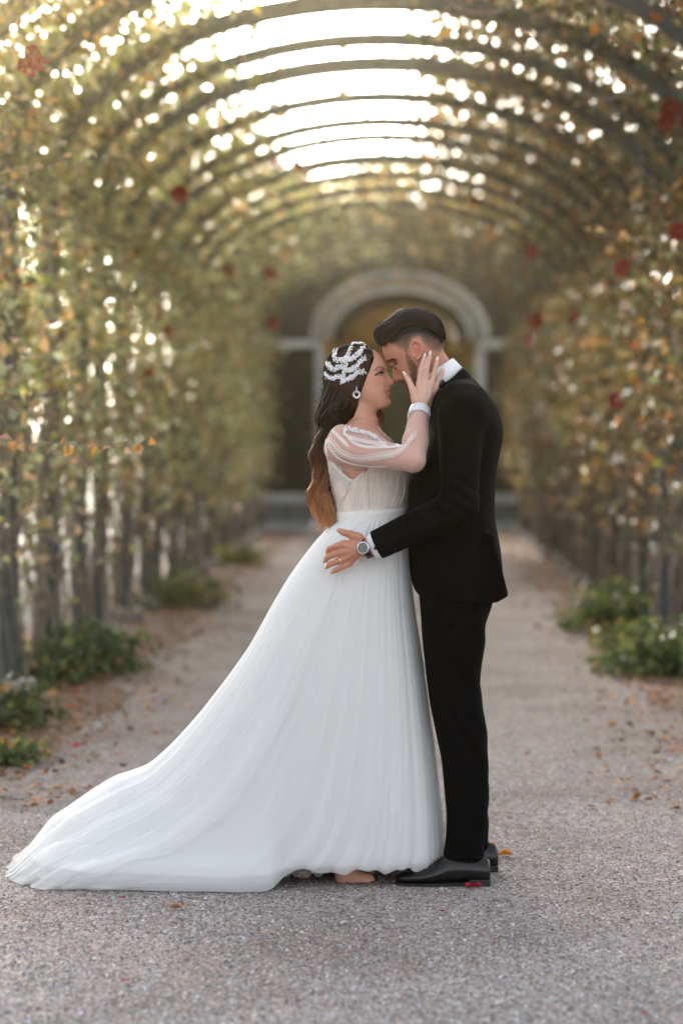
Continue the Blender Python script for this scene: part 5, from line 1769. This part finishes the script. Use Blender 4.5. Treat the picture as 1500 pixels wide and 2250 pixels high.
def groom_hand(g):
    Yh = -.238
    K = [V(760, 1189, Yh), V(757, 1205, Yh - .004), V(760, 1219.5, Yh), V(769, 1230, Yh + .006)]
    wr = V(806, 1195.5, Yh + .004)
    pm = V(785, 1198, Yh)
    g.cone(wr, pm, .0305, .027, .012, sy=.66)
    for kk, rr in zip(K, (.0135, .0135, .0125, .0115)):
        g.cone(pm * .75 + kk * .25, kk, .0205, rr, .012, sy=.72)
    F_ = [([V(758, 1189.5, Yh), V(741, 1193.5, Yh - .004), V(728, 1198.5, Yh + .002), V(723.5, 1206, Yh + .008)], (.0122, .0098, .0088, .0068)),
          ([V(757, 1205, Yh - .002), V(738.5, 1209.5, Yh - .006), V(724, 1216.5, Yh), V(718.5, 1224, Yh + .006)], (.0122, .0098, .0088, .0068)),
          ([V(761, 1219.5, Yh), V(744, 1225.5, Yh - .004), V(728.5, 1232, Yh + .001), V(722, 1238, Yh + .006)], (.0115, .0092, .0082, .0064)),
          ([V(769, 1229.5, Yh + .004), V(755.5, 1237.5, Yh), V(741.5, 1244.5, Yh + .002), V(734, 1248.5, Yh + .005)], (.0105, .0084, .0075, .0062)),
          ([V(790, 1176, Yh + .004), V(772, 1167.5, Yh), V(758, 1164, Yh), V(748.5, 1159.5, Yh + .003)], (.017, .0118, .0098, .0075))]
    for P, R in F_: g.chain(P, R, .004)
    for a, b in (((760, 1192), (785, 1196)), ((760, 1206), (787, 1199)), ((764, 1219), (788, 1203))):
        g.cone(V(*a, Yh - .0125), V(*b, Yh - .0155), .0028, .002, .01)
    return F_
GF = groom_hand(g)
v, f = g.mesh()
px, py = pxz(v); lat = np.abs(v[:, 1] - YC)
dx, dy = px - 915, py - 765
hv, hu = dx * TM['up'][0] + dy * TM['up'][1], dx * TM['fw'][0] + dy * TM['fw'][1]
c = skin_cols(v, (.5, .235, .155), None)
fc = (py < 900) & (px > 820) & (px < 1010)
nz_ = .5 + .5 * np.sin(v[:, 0] * 900 + 3 * np.sin(v[:, 2] * 700)) * np.sin(v[:, 2] * 1100 + 2 * np.sin(v[:, 1] * 800))
# beard
beard = in_poly(px, py, [(893, 777), (901, 790), (909, 797), (916, 808), (914, 835), (915, 880), (888, 870), (884, 851), (879, 843), (874, 838.5), (879, 835.5), (889, 836), (897, 843), (901, 838), (899, 820), (893, 804), (889, 788)])
edge_b = np.clip((10 - dist_line(px, py, [(890, 790), (894, 805), (899, 820), (901, 838)])) / 10, 0, 1)
c = blend(c, beard * fc * (.78 - .35 * edge_b) * (.75 + .25 * nz_), (.05, .028, .02))
lips = in_poly(px, py, [(880, 843), (887, 844), (889, 848), (892, 854), (888, 857), (884, 852)]) & (lat < .024)
c = blend(c, lips * .85, (.33, .1, .08))
# cropped sides of the hair
hl = np.interp(px, [835, 852, 858, 870, 885, 892, 897, 905, 920, 935, 950, 965, 980], [764, 757, 764, 768, 776, 786, 770, 752, 748, 770, 778, 780, 776])
top_ = np.interp(px, [835, 855, 870, 895, 920, 950, 980], [740, 748, 742, 733, 731, 736, 745])
fade = np.clip((hl - py) / 9, 0, 1) * (py > 660) * ((px > 853) | (hv > 52)) * (py < 792)
dark = np.clip((hl - py) / (hl - top_ + 1e-6), 0, 1)
c = blend(c, fade * np.clip(.18 + .95 * dark ** .7, 0, .985) * (.92 + .08 * nz_) * (lat < .0835), (.02, .013, .010))
sidem = (lat > .010) & fc
c = blend(c, np.clip(2.6 - dist_line(px, py, [(849, 796), (855, 793), (862, 791), (868, 792.5)]), 0, 1) * sidem * (lat > .014) * .95, (.012, .008, .006))
c = blend(c, np.clip(2.2 - dist_line(px, py, [(853, 806), (859, 806.5), (866, 803)]), 0, 1) * sidem * (lat > .018), (.015, .01, .008))
c = blend(c, np.clip(3.5 - dist_line(px, py, [(856, 801), (866, 798)]), 0, 1) * sidem * (lat > .018) * .4, (.16, .07, .045))
c = blend(c, (py > 1800) * 1., (.01, .01, .011))        # socks
hand = (py > 1140) & (py < 1300)
c = blend(c, hand * .35, (.5, .2, .13))
c = blend(c, (fc & (px > 900) & (px < 928) & (py > 748) & (py < 796) & (lat > .081)) * .5, (.62, .22, .14))
mk('body', v, f, M['skin_m'], groom, cols=c, smooth=True)
gb_ = sel_mesh(v, f, (v[:, 1] < YC + .01) & (v[:, 2] > .95))
gbv = bvh_of(*gb_)
for s_ in (-1, 1):
    ball('eye', V(865.5, 804.6, s_ * .0265), .0088, M['eye'], groom)
M['nail_m'] = mat_plain('bare_nail', (.6, .34, .26), .3)
for P, R in GF:
    nail(P[3], P[2], R[3] * .95, groom, .0085, M['nail_m'], up=Vector((-.35, -1, .2)))

# --- hair volume with a quiff
M['hair_m'] = mat_attr('dark_brown_hair', .5, .22)
gh = Field(np.arange(V(812, 0)[0], V(984, 0)[0], .0028), ygrid(.105, .0028), np.arange(V(0, 775)[2], V(0, 668)[2], .0028))
def hairtop(X, Y, Z):
    X, Y, Z = np.broadcast_arrays(X, Y, Z)
    px, py = to_px(X, Z); lat = np.abs(Y - YC) / SC
    xs_ = [818, 820, 824, 832, 843, 856, 866, 876, 885, 893, 903, 915, 927, 940, 950, 960, 968, 973, 976, 978]
    tp = [735, 729, 721, 713.5, 707, 699, 691, 683.5, 679.5, 678.5, 678, 678.5, 680.5, 685, 690, 697, 706, 714, 723, 735]
    bt = [737, 741, 748, 760, 762, 748, 743, 736, 729, 724, 721, 720, 722, 727, 732, 738, 745, 750, 753, 752]
    tb_ = np.interp(px, xs_, tp); bb = np.interp(px, xs_, bt)
    hw = np.interp(px, [816, 830, 845, 870, 900, 940, 965, 978], [22, 33, 40, 47, 52, 51, 42, 24])
    side = (np.clip(lat / hw, 0, 1.3)) ** 2.6
    topz = tb_ + (bb - tb_) * side * .62
    d1 = topz - py                         # above the top
    d2 = py - bb + 0 * lat                  # below the lower line
    d3 = (lat - hw)
    d4 = np.maximum(819 - px, px - 977.5)
    return (np.maximum(np.maximum(d1, d2), np.maximum(d3, d4)) * SC * .8).astype(np.float32)
gh.op(hairtop, V(812, 775, -.1), V(984, 668, 0), .004)
F0 = gh.F
for _ in range(3):
    F1 = F0.copy()
    F1[1:-1] = (F0[:-2] + 2 * F0[1:-1] + F0[2:]) / 4; F2 = F1.copy()
    F2[:, :, 1:-1] = (F1[:, :, :-2] + 2 * F1[:, :, 1:-1] + F1[:, :, 2:]) / 4; F3 = F2.copy()
    F3[:, 1:-1] = (F2[:, :-2] + 2 * F2[:, 1:-1] + F2[:, 2:]) / 4; F0 = F3
gh.F = F0
vh, fh = gh.mesh()
hx, hy = pxz(vh)
HM = np.array((.009, .0055, .004))
hm = mk('hair', vh, fh, M['hair_base'], groom, cols=np.tile(HM, (len(vh), 1)), smooth=True)
hbv = bvh_of(vh, fh)
S = 1100; N = 14
q = np.linspace(0, 1, N)[None, :]
# combed forward and up from the crown into the quiff
x0 = rng.uniform(855, 974, (S, 1)); lowness = rng.random((S, 1))
def tline(x): return np.interp(x, [818, 824, 832, 843, 856, 866, 876, 885, 903, 927, 940, 950, 960, 968, 976], [737, 721, 713.5, 707, 699, 691, 683.5, 679.5, 678, 680.5, 685, 690, 697, 706, 723])
def bline(x): return np.interp(x, [819, 824, 832, 843, 856, 866, 885, 915, 940, 960, 976], [740, 748, 760, 760, 747, 742, 728, 720, 727, 738, 753])
x1 = x0 - rng.uniform(35, 75, (S, 1)); x1 = np.maximum(x1, 822)
QX = x0 + (x1 - x0) * q
QY = tline(QX) + (bline(QX) - tline(QX)) * (lowness ** 1.1 * .98 + .02) + 1.5 * np.sin(q * 5 + x0)
P = np.zeros((S, N, 3)); okm = np.ones(S, bool)
for i in range(S):
    last = None
    for j in range(N):
        h, n_ = cast(hbv, float(QX[i, j]), float(QY[i, j]), .0004 + .0012 * random.random())
        if h is None:
            if last is None: okm[i] = False; break
            h = last
        P[i, j] = h; last = h
P = P[okm]
cc = HM * (.6 + 2.6 * rng.random((len(P), 1, 1)) ** 2) * np.array([1, .85, .75])
p1 = tubes(P, .0011, 3, np.broadcast_to(cc, (len(P), N, 3)))
S = 500                                     # short lower edge that fades into the cropped side
x0 = rng.uniform(857, 974, (S, 1)); y0 = bline(x0) - rng.uniform(-6, 8, (S, 1))
P = np.zeros((S, 4, 3)); okm = np.ones(S, bool)
for i in range(S):
    for j in range(4):
        x, y = float(x0[i, 0] + j * (1.6 - (x0[i, 0] > 900) * .9)), float(y0[i, 0] + j * 2.3 * (.4 + .6 * ((i * 7919) % 13) / 13))
        h, n_ = cast(gbv, x, y, .0012)
        if h is None or h.y > YC: okm[i] = False; break
        P[i, j] = h
P = P[okm]
p2 = tubes(P, np.linspace(.0006, .0001, 4)[None], 3, np.broadcast_to(HM * 1.3, (len(P), 4, 3)))
S = 420                                     # wispy top edge
x0 = rng.uniform(835, 970, (S, 1)); q4 = np.linspace(0, 1, 5)[None]
QX = x0 - 9 * q4; QY = tline(x0) - 2.2 * q4 + .8 + (tline(QX) - tline(x0)) * .7
P = Wn(QX, QY, YC + 0 * QX); P[..., 1] += rng.uniform(-.02, .02, (S, 1))
p3 = tubes(P, .0005, 3, np.broadcast_to(HM * 2, (S, 5, 3)))
# thicker clumps that break up the surface and the outline
S = 210; N = 18; q = np.linspace(0, 1, N)[None, :]
x0 = rng.uniform(862, 976, (S, 1)); low = rng.random((S, 1)) ** 1.2
x1 = np.maximum(x0 - rng.uniform(22, 60, (S, 1)), 821)
QX = x0 + (x1 - x0) * q
QY = tline(QX) + (bline(QX) - tline(QX)) * (low * .97) + 1.2 * np.sin(q * 6 + x0) + 2.5 * (1 - q) * (low - .3)
P = np.zeros((S, N, 3)); okm = np.ones(S, bool)
for i in range(S):
    last = None
    for j in range(N):
        h, n_ = cast(hbv, float(QX[i, j]), float(QY[i, j]), .0002 + .0018 * sin(pi * j / N) * (1 - low[i, 0] * .6))
        if h is None:
            if last is None: okm[i] = False; break
            h = last
        P[i, j] = h; last = h
P = P[okm]; nP = len(P)
cc = HM * (.5 + 3.4 * rng.random((nP, 1, 1)) ** 2.5) * np.array([1, .82, .7])
p4 = tubes(P, rng.uniform(.0018, .0036, (nP, 1)) * np.sin(np.clip(q + .03, 0, 1) * pi * .96 + .08) ** .7, 6, np.broadcast_to(cc, (nP, N, 3)))
v, f, c = cat_mesh([p1, p2, p3, p4])
o = mk('hair_strands', v, f, M['hair_m'], hm, cols=c, smooth=True); o['kind'] = 'stuff'
# beard stubble as short hairs
S = 1500
bx = rng.uniform(874, 916, S); by = rng.uniform(778, 876, S)
inb = in_poly(bx, by, [(894, 782), (903, 793), (912, 803), (912, 835), (912, 876), (888, 868), (880, 845), (889, 838), (897, 845), (903, 838), (901, 820), (896, 804)])
P = []
for x, y in zip(bx[inb], by[inb]):
    h, n_ = cast(gbv, float(x), float(y), .0002)
    if h is None or h.y > YC: continue
    d = Vector((-.2, 0, -1)); e = h + (n_ * .4 + d).normalized() * .0026
    P.append([tuple(h), tuple((h + e) / 2), tuple(e)])
v, f, _ = tubes(np.array(P), np.array([[.00034, .0003, .0001]]), 3)
o = mk('beard', v, f, M['hair_m'], groom, cols=np.tile(HM * 1.6, (len(v), 1))); o['kind'] = 'stuff'

# --- shirt
M['shirt'] = mat_plain('white_cotton', (.82, .84, .87), .6, bump=(700, .15, .001))
def tilted_ring(c, r0, r1, h, tilt, name, m, parent, n=40, gap=0.0, thick=.003, ry=None):
    vs, fs = [], []
    tm = Matrix.Rotation(tilt, 3, 'Y')
    prof = [(r0 + thick, 0), (r1 + thick, h), (r1, h + .001), (r1 - thick, h), (r0 - thick * .5, 0)]
    for i in range(n):
        a = 2 * pi * i / n
        for (r, z) in prof:
            zz = z * (1 if z < h else 1)
            p = tm @ Vector((r * cos(a), (ry or 1.0) * r * sin(a), zz)) + Vector(c); vs.append(tuple(p))
    k = len(prof)
    for i in range(n):
        for j in range(k):
            a = i * k + j; b = ((i + 1) % n) * k + j; c2 = ((i + 1) % n) * k + (j + 1) % k; d = i * k + (j + 1) % k
            fs.append((a, b, c2, d))
    return mk(name, vs, fs, m, parent, smooth=True)
shirt = tilted_ring(V(973, 846), .080, .0705, .052, radians(-34), 'shirt_collar', M['shirt'], groom, ry=.95)

# --- jacket
M['suit'] = mat_plain('black_wool', (.003, .003, .0036), .7, spec=.03, bump=(1400, .2, .0006))
M['suit_edge'] = mat_plain('black_satin', (.009, .009, .01), .45, spec=.3)
JR = [(833, 990, 1040, .085), (845, 968, 1052, .145), (860, 958, 1066, .185), (885, 949, 1084, .212), (914, 943, 1098, .222), (940, 939, 1105, .226), (962, 935, 1104, .226), (1000, 924, 1096, .222), (1040, 904, 1089, .215), (1065, 897, 1087, .208),
      (1102, 896, 1085.5, .2), (1140, 896, 1086, .2), (1180, 896, 1094, .205), (1215, 897, 1100.5, .212), (1250, 899, 1103, .216), (1280, 903, 1104, .217), (1300, 911, 1105.5, .217), (1312, 921, 1106, .217), (1330, 930, 1107, .217)]
gj = Field(np.arange(V(800, 0)[0], V(1115, 0)[0], .0038), ygrid(.37, .0038), np.arange(V(0, 1325)[2], V(0, 815)[2], .0038))
gj.loft(JR, .02, 2.5, z0=V(0, 1316)[2])
gj.cone(V(1010, 893, -.15), V(1013, 905, -.2), .062, .055, .05)
MSj, MEj = V(1008, 918, -.202), V(1004, 1106, -.272)
MWj = V(828, 1191, -.236)
gj.cone(MSj, MEj, .067, .056, .018)
gj.cone(MEj, MWj, .056, .0455, .02, sy=.9, cap=1.0)
# hollows and creases of the cloth
def crease(a, b, r, dpt=.6):
    gj.cone(a, b, r, r * .5, .014, 'sub')
gj.cone(V(967, 1010, -.29), V(1010, 1040, -.35), .010, .004, .02, 'sub')
gj.cone(V(975, 1072, -.325), V(1030, 1060, -.345), .008, .004, .02, 'sub')
gj.cone(V(952, 1120, -.315), V(990, 1150, -.335), .009, .003, .02, 'sub')
gj.cone(V(905, 1128, -.300), V(925, 1172, -.305), .007, .003, .018, 'sub')
gj.cone(V(1038, 1130, -.235), V(1070, 1310, -.238), .012, .022, .035, 'sub')           # side vent
gj.cone(V(1070, 1180, -.185), V(1096, 1300, -.165), .012, .02, .04)
gj.cone(V(985, 885, -.2), V(1030, 880, -.19), .006, .004, .02, 'sub')
def hemcut(X, Y, Z):
    X, Y, Z = np.broadcast_arrays(X, Y, Z); px, py = to_px(X, Z)
    lim = np.interp(px, [890, 899, 903, 909, 915, 922, 1075, 1086, 1108], [1250, 1255, 1275, 1292, 1300, 1305, 1316, 1315, 1302]) + (lambda l: 0)(0)
    return ((lim - py) * SC).astype(np.float32)
gj.op(hemcut, V(880, 1340, -.3), V(1120, 1240, 0), .002, 'sub')
vj, fj = gj.mesh()
ang = np.sin(vj[:, 2] * 38 + vj[:, 0] * 22 + 2 * np.sin(vj[:, 1] * 14)) * .0012 + np.sin(vj[:, 2] * 90 - vj[:, 0] * 35) * .0004
elb = np.exp(-((vj[:, 0] - MEj[0]) / .09) ** 2 - ((vj[:, 2] - MEj[2]) / .10) ** 2)
ang = ang + elb * .0035 * np.sin(vj[:, 2] * 150 + vj[:, 0] * 90) + .0022 * np.sin(vj[:, 0] * 60 - vj[:, 2] * 45) * np.sin(vj[:, 2] * 19 + 1) ** 2
fore = np.clip((MEj[0] - vj[:, 0]) / .1, 0, 1) * (vj[:, 1] < YC - .2)
ang = ang + fore * .0028 * np.sin(vj[:, 0] * 85 + vj[:, 2] * 120 + 1.5 * np.sin(vj[:, 0] * 33))
vj[:, 1] += ang * np.sign(YC - vj[:, 1]) * -1
jk = mk('jacket', vj, fj, M['suit'], groom, smooth=True)
jbv = bvh_of(vj, fj)
# jacket collar wrapped round the neck, rising above the shoulders at the back
def cl(x, y): return (850 + x / 3.879, 780 + y / 3.879)
prof_o = [cl(640, 112), cl(560, 150), cl(500, 200), cl(455, 240), cl(415, 300), cl(390, 350)]
def collar_sheet(outer, inner, dys, name, m, parent, thick=.004):
    n = 16
    A = resample(outer, n); B_ = resample(inner, n); D = np.interp(np.linspace(0, 1, n), np.linspace(0, 1, len(dys)), dys)
    vs, fs = [], []
    for s_ in (-1, 1):
        b = len(vs)
        for i in range(n):
            for k, (u) in enumerate(np.linspace(0, 1, 5)):
                p = A[i] * (1 - u) + B_[i] * u
                q = V(p[0], p[1], s_ * (D[i] + .014 * sin(u * 2.6) + .012 * u)); vs.append(tuple(q))
        for i in range(n - 1):
            for k in range(4):
                a = b + i * 5 + k
                q = (a, a + 1, a + 6, a + 5)
                fs.append(q if s_ > 0 else q[::-1])
    return vs, fs
# back collar: ring segment behind the neck joining both sides
vs, fs = [], []
n = 33
for i in range(n):
    th = -2.05 + 4.1 * i / (n - 1)                     # around the back; 0 = straight behind (+x)
    w = (1 - cos(th)) / (1 - cos(2.05))
    topc = np.array(cl(640, 112)) * (1 - w) + np.array(cl(430, 262)) * w
    botc = np.array(cl(702, 190)) * (1 - w) + np.array(cl(462, 330)) * w
    topc[1] += 8 * sin(pi * w); botc[1] += 16 * sin(pi * w) * .6; botc[0] += 18 * sin(pi * w)
    ry = .082 * sin(abs(th)) ** .8 if abs(th) > 1e-6 else 0
    ryb = .118 * (sin(min(abs(th), 1.6))) ** .9 if abs(th) > 1e-6 else 0
    sg = 1 if th >= 0 else -1
    for k, u in enumerate(np.linspace(0, 1, 7)):
        p = topc * (1 - u) + botc * u
        out = .006 * sin(pi * u)
        q = V(p[0] + (2 if abs(th) < .8 else 0) * u, p[1] - 3 * sin(pi * u), sg * (ry * (1 - u) + ryb * u + out)); vs.append(tuple(q))
for i in range(n - 1):
    for k in range(6):
        a = i * 7 + k; fs.append((a, a + 7, a + 8, a + 1))
col = mk('collar', vs, fs, M['suit'], jk, smooth=True)
md = col.modifiers.new('thickness', 'SOLIDIFY'); md.thickness = .006; md.offset = 0
# lapel and its notch on the near and far breast
for s_ in (-1, 1):
    pts = [cl(463, 262), cl(470, 215), cl(500, 240), cl(440, 330), cl(405, 400), cl(392, 470), cl(372, 560), cl(355, 600), cl(352, 520), cl(372, 430), cl(385, 380), cl(420, 320)]
    vs = []
    for (x, y) in pts:
        h, n_ = cast(jbv, x, y, .004)
        if h is None: h = Vector(V(x, y, -.1))
        vs.append((h.x, YC + (h.y - YC) * (1 if s_ < 0 else -1), h.z))
    cv = np.mean(vs, 0); vs.append(tuple(cv)); k = len(pts)
    lp = mk('lapel', vs, [(i, (i + 1) % k, k) for i in range(k)], M['suit_edge'], jk)
    md = lp.modifiers.new('thickness', 'SOLIDIFY'); md.thickness = .004; md.offset = 0
# seams
sp = Sprig()
for pts in ([cl(560, 330), cl(640, 335), cl(710, 400), cl(765, 500), cl(785, 600), cl(765, 720), cl(720, 850)], [cl(745, 1400), cl(800, 1620), cl(850, 1800), cl(880, 2030)], [cl(585, 215), cl(590, 330)]):
    sp.cord(jbv, pts, .0008, -.0003, 40)
mk('seam', np.array(sp.v), np.array(sp.f), M['suit'], jk)

# cuff of the shirt, cufflink, watch, ring
ax = (MWj - MEj) / np.linalg.norm(MWj - MEj)
def sleeve_tube(c0, c1, ra, rb, name, m, parent, sy=.85, n=32, thick=.0025):
    c0, c1 = np.array(c0), np.array(c1)
    d = (c1 - c0); L = np.linalg.norm(d); d /= L
    yv = np.array([0, 1, 0]) - d * d[1]; yv /= np.linalg.norm(yv); uv = np.cross(yv, d)
    prof = [(0, ra), (L, rb), (L, rb - thick), (0, ra - thick)]
    vs, fs = [], []
    for i in range(n):
        a = 2 * pi * i / n
        for (t, r) in prof: vs.append(tuple(c0 + d * t + uv * (r * cos(a)) + yv * (r * sy * sin(a))))
    for i in range(n):
        for j in range(4):
            fs.append((i * 4 + j, ((i + 1) % n) * 4 + j, ((i + 1) % n) * 4 + (j + 1) % 4, i * 4 + (j + 1) % 4))
    return mk(name, vs, fs, m, parent, smooth=False)
c0 = MWj - ax * .05; 
for s_ in (1, -1):
    fl = lambda p: np.array(p) if s_ > 0 else np.array([p[0], 2 * YC - p[1], p[2]])
    cf = sleeve_tube(fl(c0), fl(MWj + ax * .0165), .040, .0375, 'shirt_cuff', M['shirt'], groom)
    MB().box(tuple(fl(MWj + ax * .004 + np.array([.001, -.0335, -.006]))), (.01, .006, .01)).build('cufflink', mat_plain('dark_enamel', (.02, .025, .04), .2, metal=.6), cf, bevel=.002)
M['watch'] = mat_plain('watch_steel', (.55, .56, .58), .22, metal=1)
wc = V(800.5, 1196, -.2665)
wax = Vector((.9, .1, .32)).normalized()
def disc(c, nrm, r, h, name, m, parent, sx=1.0, n=32):
    q = Vector(nrm).to_track_quat('Z', 'Y').to_matrix(); vs = []; fs = []
    for z, k in ((0, 1.), (h * .7, 1.), (h, .88)):
        for i in range(n):
            a = 2 * pi * i / n; vs.append(tuple(q @ Vector((r * k * cos(a) * sx, r * k * sin(a), z)) + Vector(c)))
    for z in range(2):
        for i in range(n): fs.append((z * n + i, z * n + (i + 1) % n, (z + 1) * n + (i + 1) % n, (z + 1) * n + i))
    me = bpy.data.meshes.new(name); me.from_pydata(vs, [], fs + [tuple(range(n))[::-1], tuple(range(2 * n, 3 * n))])
    return obj(name, me, m, parent)
wn_ = Vector((-.25, -1, .12))
wat = disc(wc, wn_, .0195, .0065, 'watch', M['watch'], groom)
disc(Vector(wc) + wn_.normalized() * .0062, wn_, .016, .0012, 'dial', mat_plain('dark_dial', (.05, .045, .04), .15, coat=1, var=.4, vscale=200), wat)
sleeve_tube(MW + ax * .0 + np.array([-.004, -.002, .0]) - ax * .004, MW + ax * .014 + np.array([-.004, -.002, 0]), .0335, .033, 'strap', mat_plain('black_strap', (.012, .012, .013), .5), wat, sy=.80)
# wedding ring
P0, P1 = GF[2][0][0], GF[2][0][1]
d = (P1 - P0) / np.linalg.norm(P1 - P0); rc = P0 + (P1 - P0) * .62
sleeve_tube(rc - d * .0027, rc + d * .0027, .0112, .0112, 'ring', mat_plain('gold', (.95, .6, .28), .2, metal=1), groom, sy=1.0, thick=.0012)

# --- trousers: two legs and seat in one piece
gt = Field(np.arange(V(905, 0)[0], V(1100, 0)[0], .0042), np.arange(YC - .235, YC + .235, .0042), np.arange(.085, V(0, 1255)[2], .0042))
def leg(rows, Y, hw, z0, k):
    """rows traced at depth Y"""
    r2 = []
    sc = YC / Y
    for (py, a, b) in rows:
        P, Q = W(a, py, Y), W(b, py, Y)
        r2.append((1500 - (P.z - O_.z) / SC, 870 + (P.x - O_.x) / SC, 870 + (Q.x - O_.x) / SC, hw(py)))
    gt.loft(r2, k, 2.25, yc=Y, z0=z0)
NEAR = [(1250, 912, 1090), (1300, 920, 1086), (1327, 922, 1080), (1352, 924, 1074.5), (1383, 926, 1063), (1404, 927, 1067), (1420, 929, 1066), (1445, 931.5, 1060), (1472, 934.6, 1053), (1510, 939, 1056.5), (1541, 943, 1056), (1560, 947, 1064), (1591, 953.3, 1067), (1637, 963, 1071),
        (1669, 970, 1072.5), (1700, 972, 1073.5), (1765, 978.5, 1072), (1795, 980.5, 1069), (1830, 978.5, 1065), (1858, 976.5, 1063), (1877, 968.5, 1062), (1888, 970, 1061), (1905, 972, 1060)]
FAR = [(1250, 915, 1088), (1330, 926, 1078), (1383, 934, 1062), (1470, 945, 1052), (1560, 955, 1062), (1640, 968, 1068), (1740, 985, 1073), (1775, 988, 1068.5), (1808, 990, 1075), (1835, 988, 1072), (1855, 986, 1072), (1880, 986, 1070)]
leg(NEAR, 7.505, lambda p: np.interp(p, [1250, 1400, 1600, 1900], [.105, .098, .075, .062]), W(0, 1889, 7.505).z, .02)
leg(FAR, 7.72, lambda p: np.interp(p, [1250, 1400, 1600, 1900], [.105, .098, .075, .062]), W(0, 1858, 7.72).z, .02)
vt, ft = surfnets(gt.xs, gt.ys, gt.zs, gt.F)
vt[:, 0] += .0022 * np.sin(vt[:, 2] * 46 + vt[:, 1] * 30) * np.sin(vt[:, 2] * 17) * (vt[:, 0] > V(1010, 0)[0])
vt[:, 1] += .0035 * np.sin(vt[:, 2] * 33 + vt[:, 0] * 60) + .003 * np.sin(vt[:, 2] * 70 + vt[:, 0] * 95) * np.exp(-((vt[:, 2] - .5) / .14) ** 2) + .004 * np.sin(vt[:, 2] * 80 - vt[:, 0] * 70) * np.exp(-((vt[:, 2] - .83) / .07) ** 2)
tr = mk('trousers', vt, ft, M['suit'], groom, smooth=True)

# --- shoes
M['shoe'] = mat_plain('polished_black_leather', (.005, .0055, .006), .22, spec=.4)
M['sole'] = mat_plain('black_rubber_sole', (.01, .01, .01), .5)
for (Y, xo) in ((7.485, 0), (7.735, 17)):
    def X(px_): return W(px_ + xo, 1945, Y).x
    def Z(py_): return CAMZ - (py_ - 975) * 7.485 / FPX
    rows = []
    R_ = [(868, 1930, .006), (871, 1925, .018), (880, 1920.5, .030), (895, 1917.5, .039), (915, 1914, .044), (935, 1908, .046), (950, 1900, .044), (965, 1889, .041), (978, 1879, .038), (990, 1875, .037), (1015, 1876, .035), (1045, 1880, .034), (1060, 1883, .033), (1068, 1886, .031), (1074, 1893, .026), (1076.5, 1903, .016)]
    for (a, b, w) in R_:
        zb = .012 if a < 1000 else .014
        rows.append((X(a), Y, w, zb, Z(b)))
    sh = shoe_loft(rows, 'shoe', M['shoe'], groom)
    rows = [(X(a), Y, w + .003, np.interp(a, [868, 900, 960, 1010, 1030, 1077], [.004, .0, .002, .006, .0, .0]), .013) for (a, b, w) in R_]
    shoe_loft(rows, 'sole', M['sole'], sh)
    MB().box(((X(1030) + X(1076)) / 2, Y, .010), (X(1076) - X(1030), .058, .0205)).build('heel', M['sole'], sh, bevel=.003)
    P = []
    for k in range(4):
        x, z = X(952 + k * 7), Z(1897 - k * 5.2)
        P.append([(x, Y - .02, z - .001), (x + .002, Y - .008, z + .004), (x + .003, Y + .008, z + .004), (x + .001, Y + .02, z - .001)])
    P.append([(X(960), Y - .012, Z(1892)), (X(957), Y - .024, Z(1897)), (X(954), Y - .032, Z(1902)), (X(949), Y - .036, Z(1905))])
    v, f, _ = tubes(np.array(P), .0014, 5)
    o = mk('laces', v, f, M['sole'], sh); o['kind'] = 'stuff'
# ------------------------------------------------------------------ backlit autumn air
hz = MB().box((0, 30, 8.5), (60, 90, 19.4)).build('haze', None)
hm_ = bpy.data.materials.new('warm_haze'); hm_.use_nodes = True
nt = hm_.node_tree; nt.nodes.clear()
pv = nt.nodes.new('ShaderNodeVolumePrincipled'); ou = nt.nodes.new('ShaderNodeOutputMaterial')
pv.inputs['Color'].default_value = (1, .82, .42, 1)
pv.inputs['Density'].default_value = .0013
pv.inputs['Anisotropy'].default_value = .965
nt.links.new(pv.outputs[0], ou.inputs['Volume'])
hz.data.materials.append(hm_)
tag(hz, 'thin warm backlit haze hanging in the rose tunnel', kind='stuff')
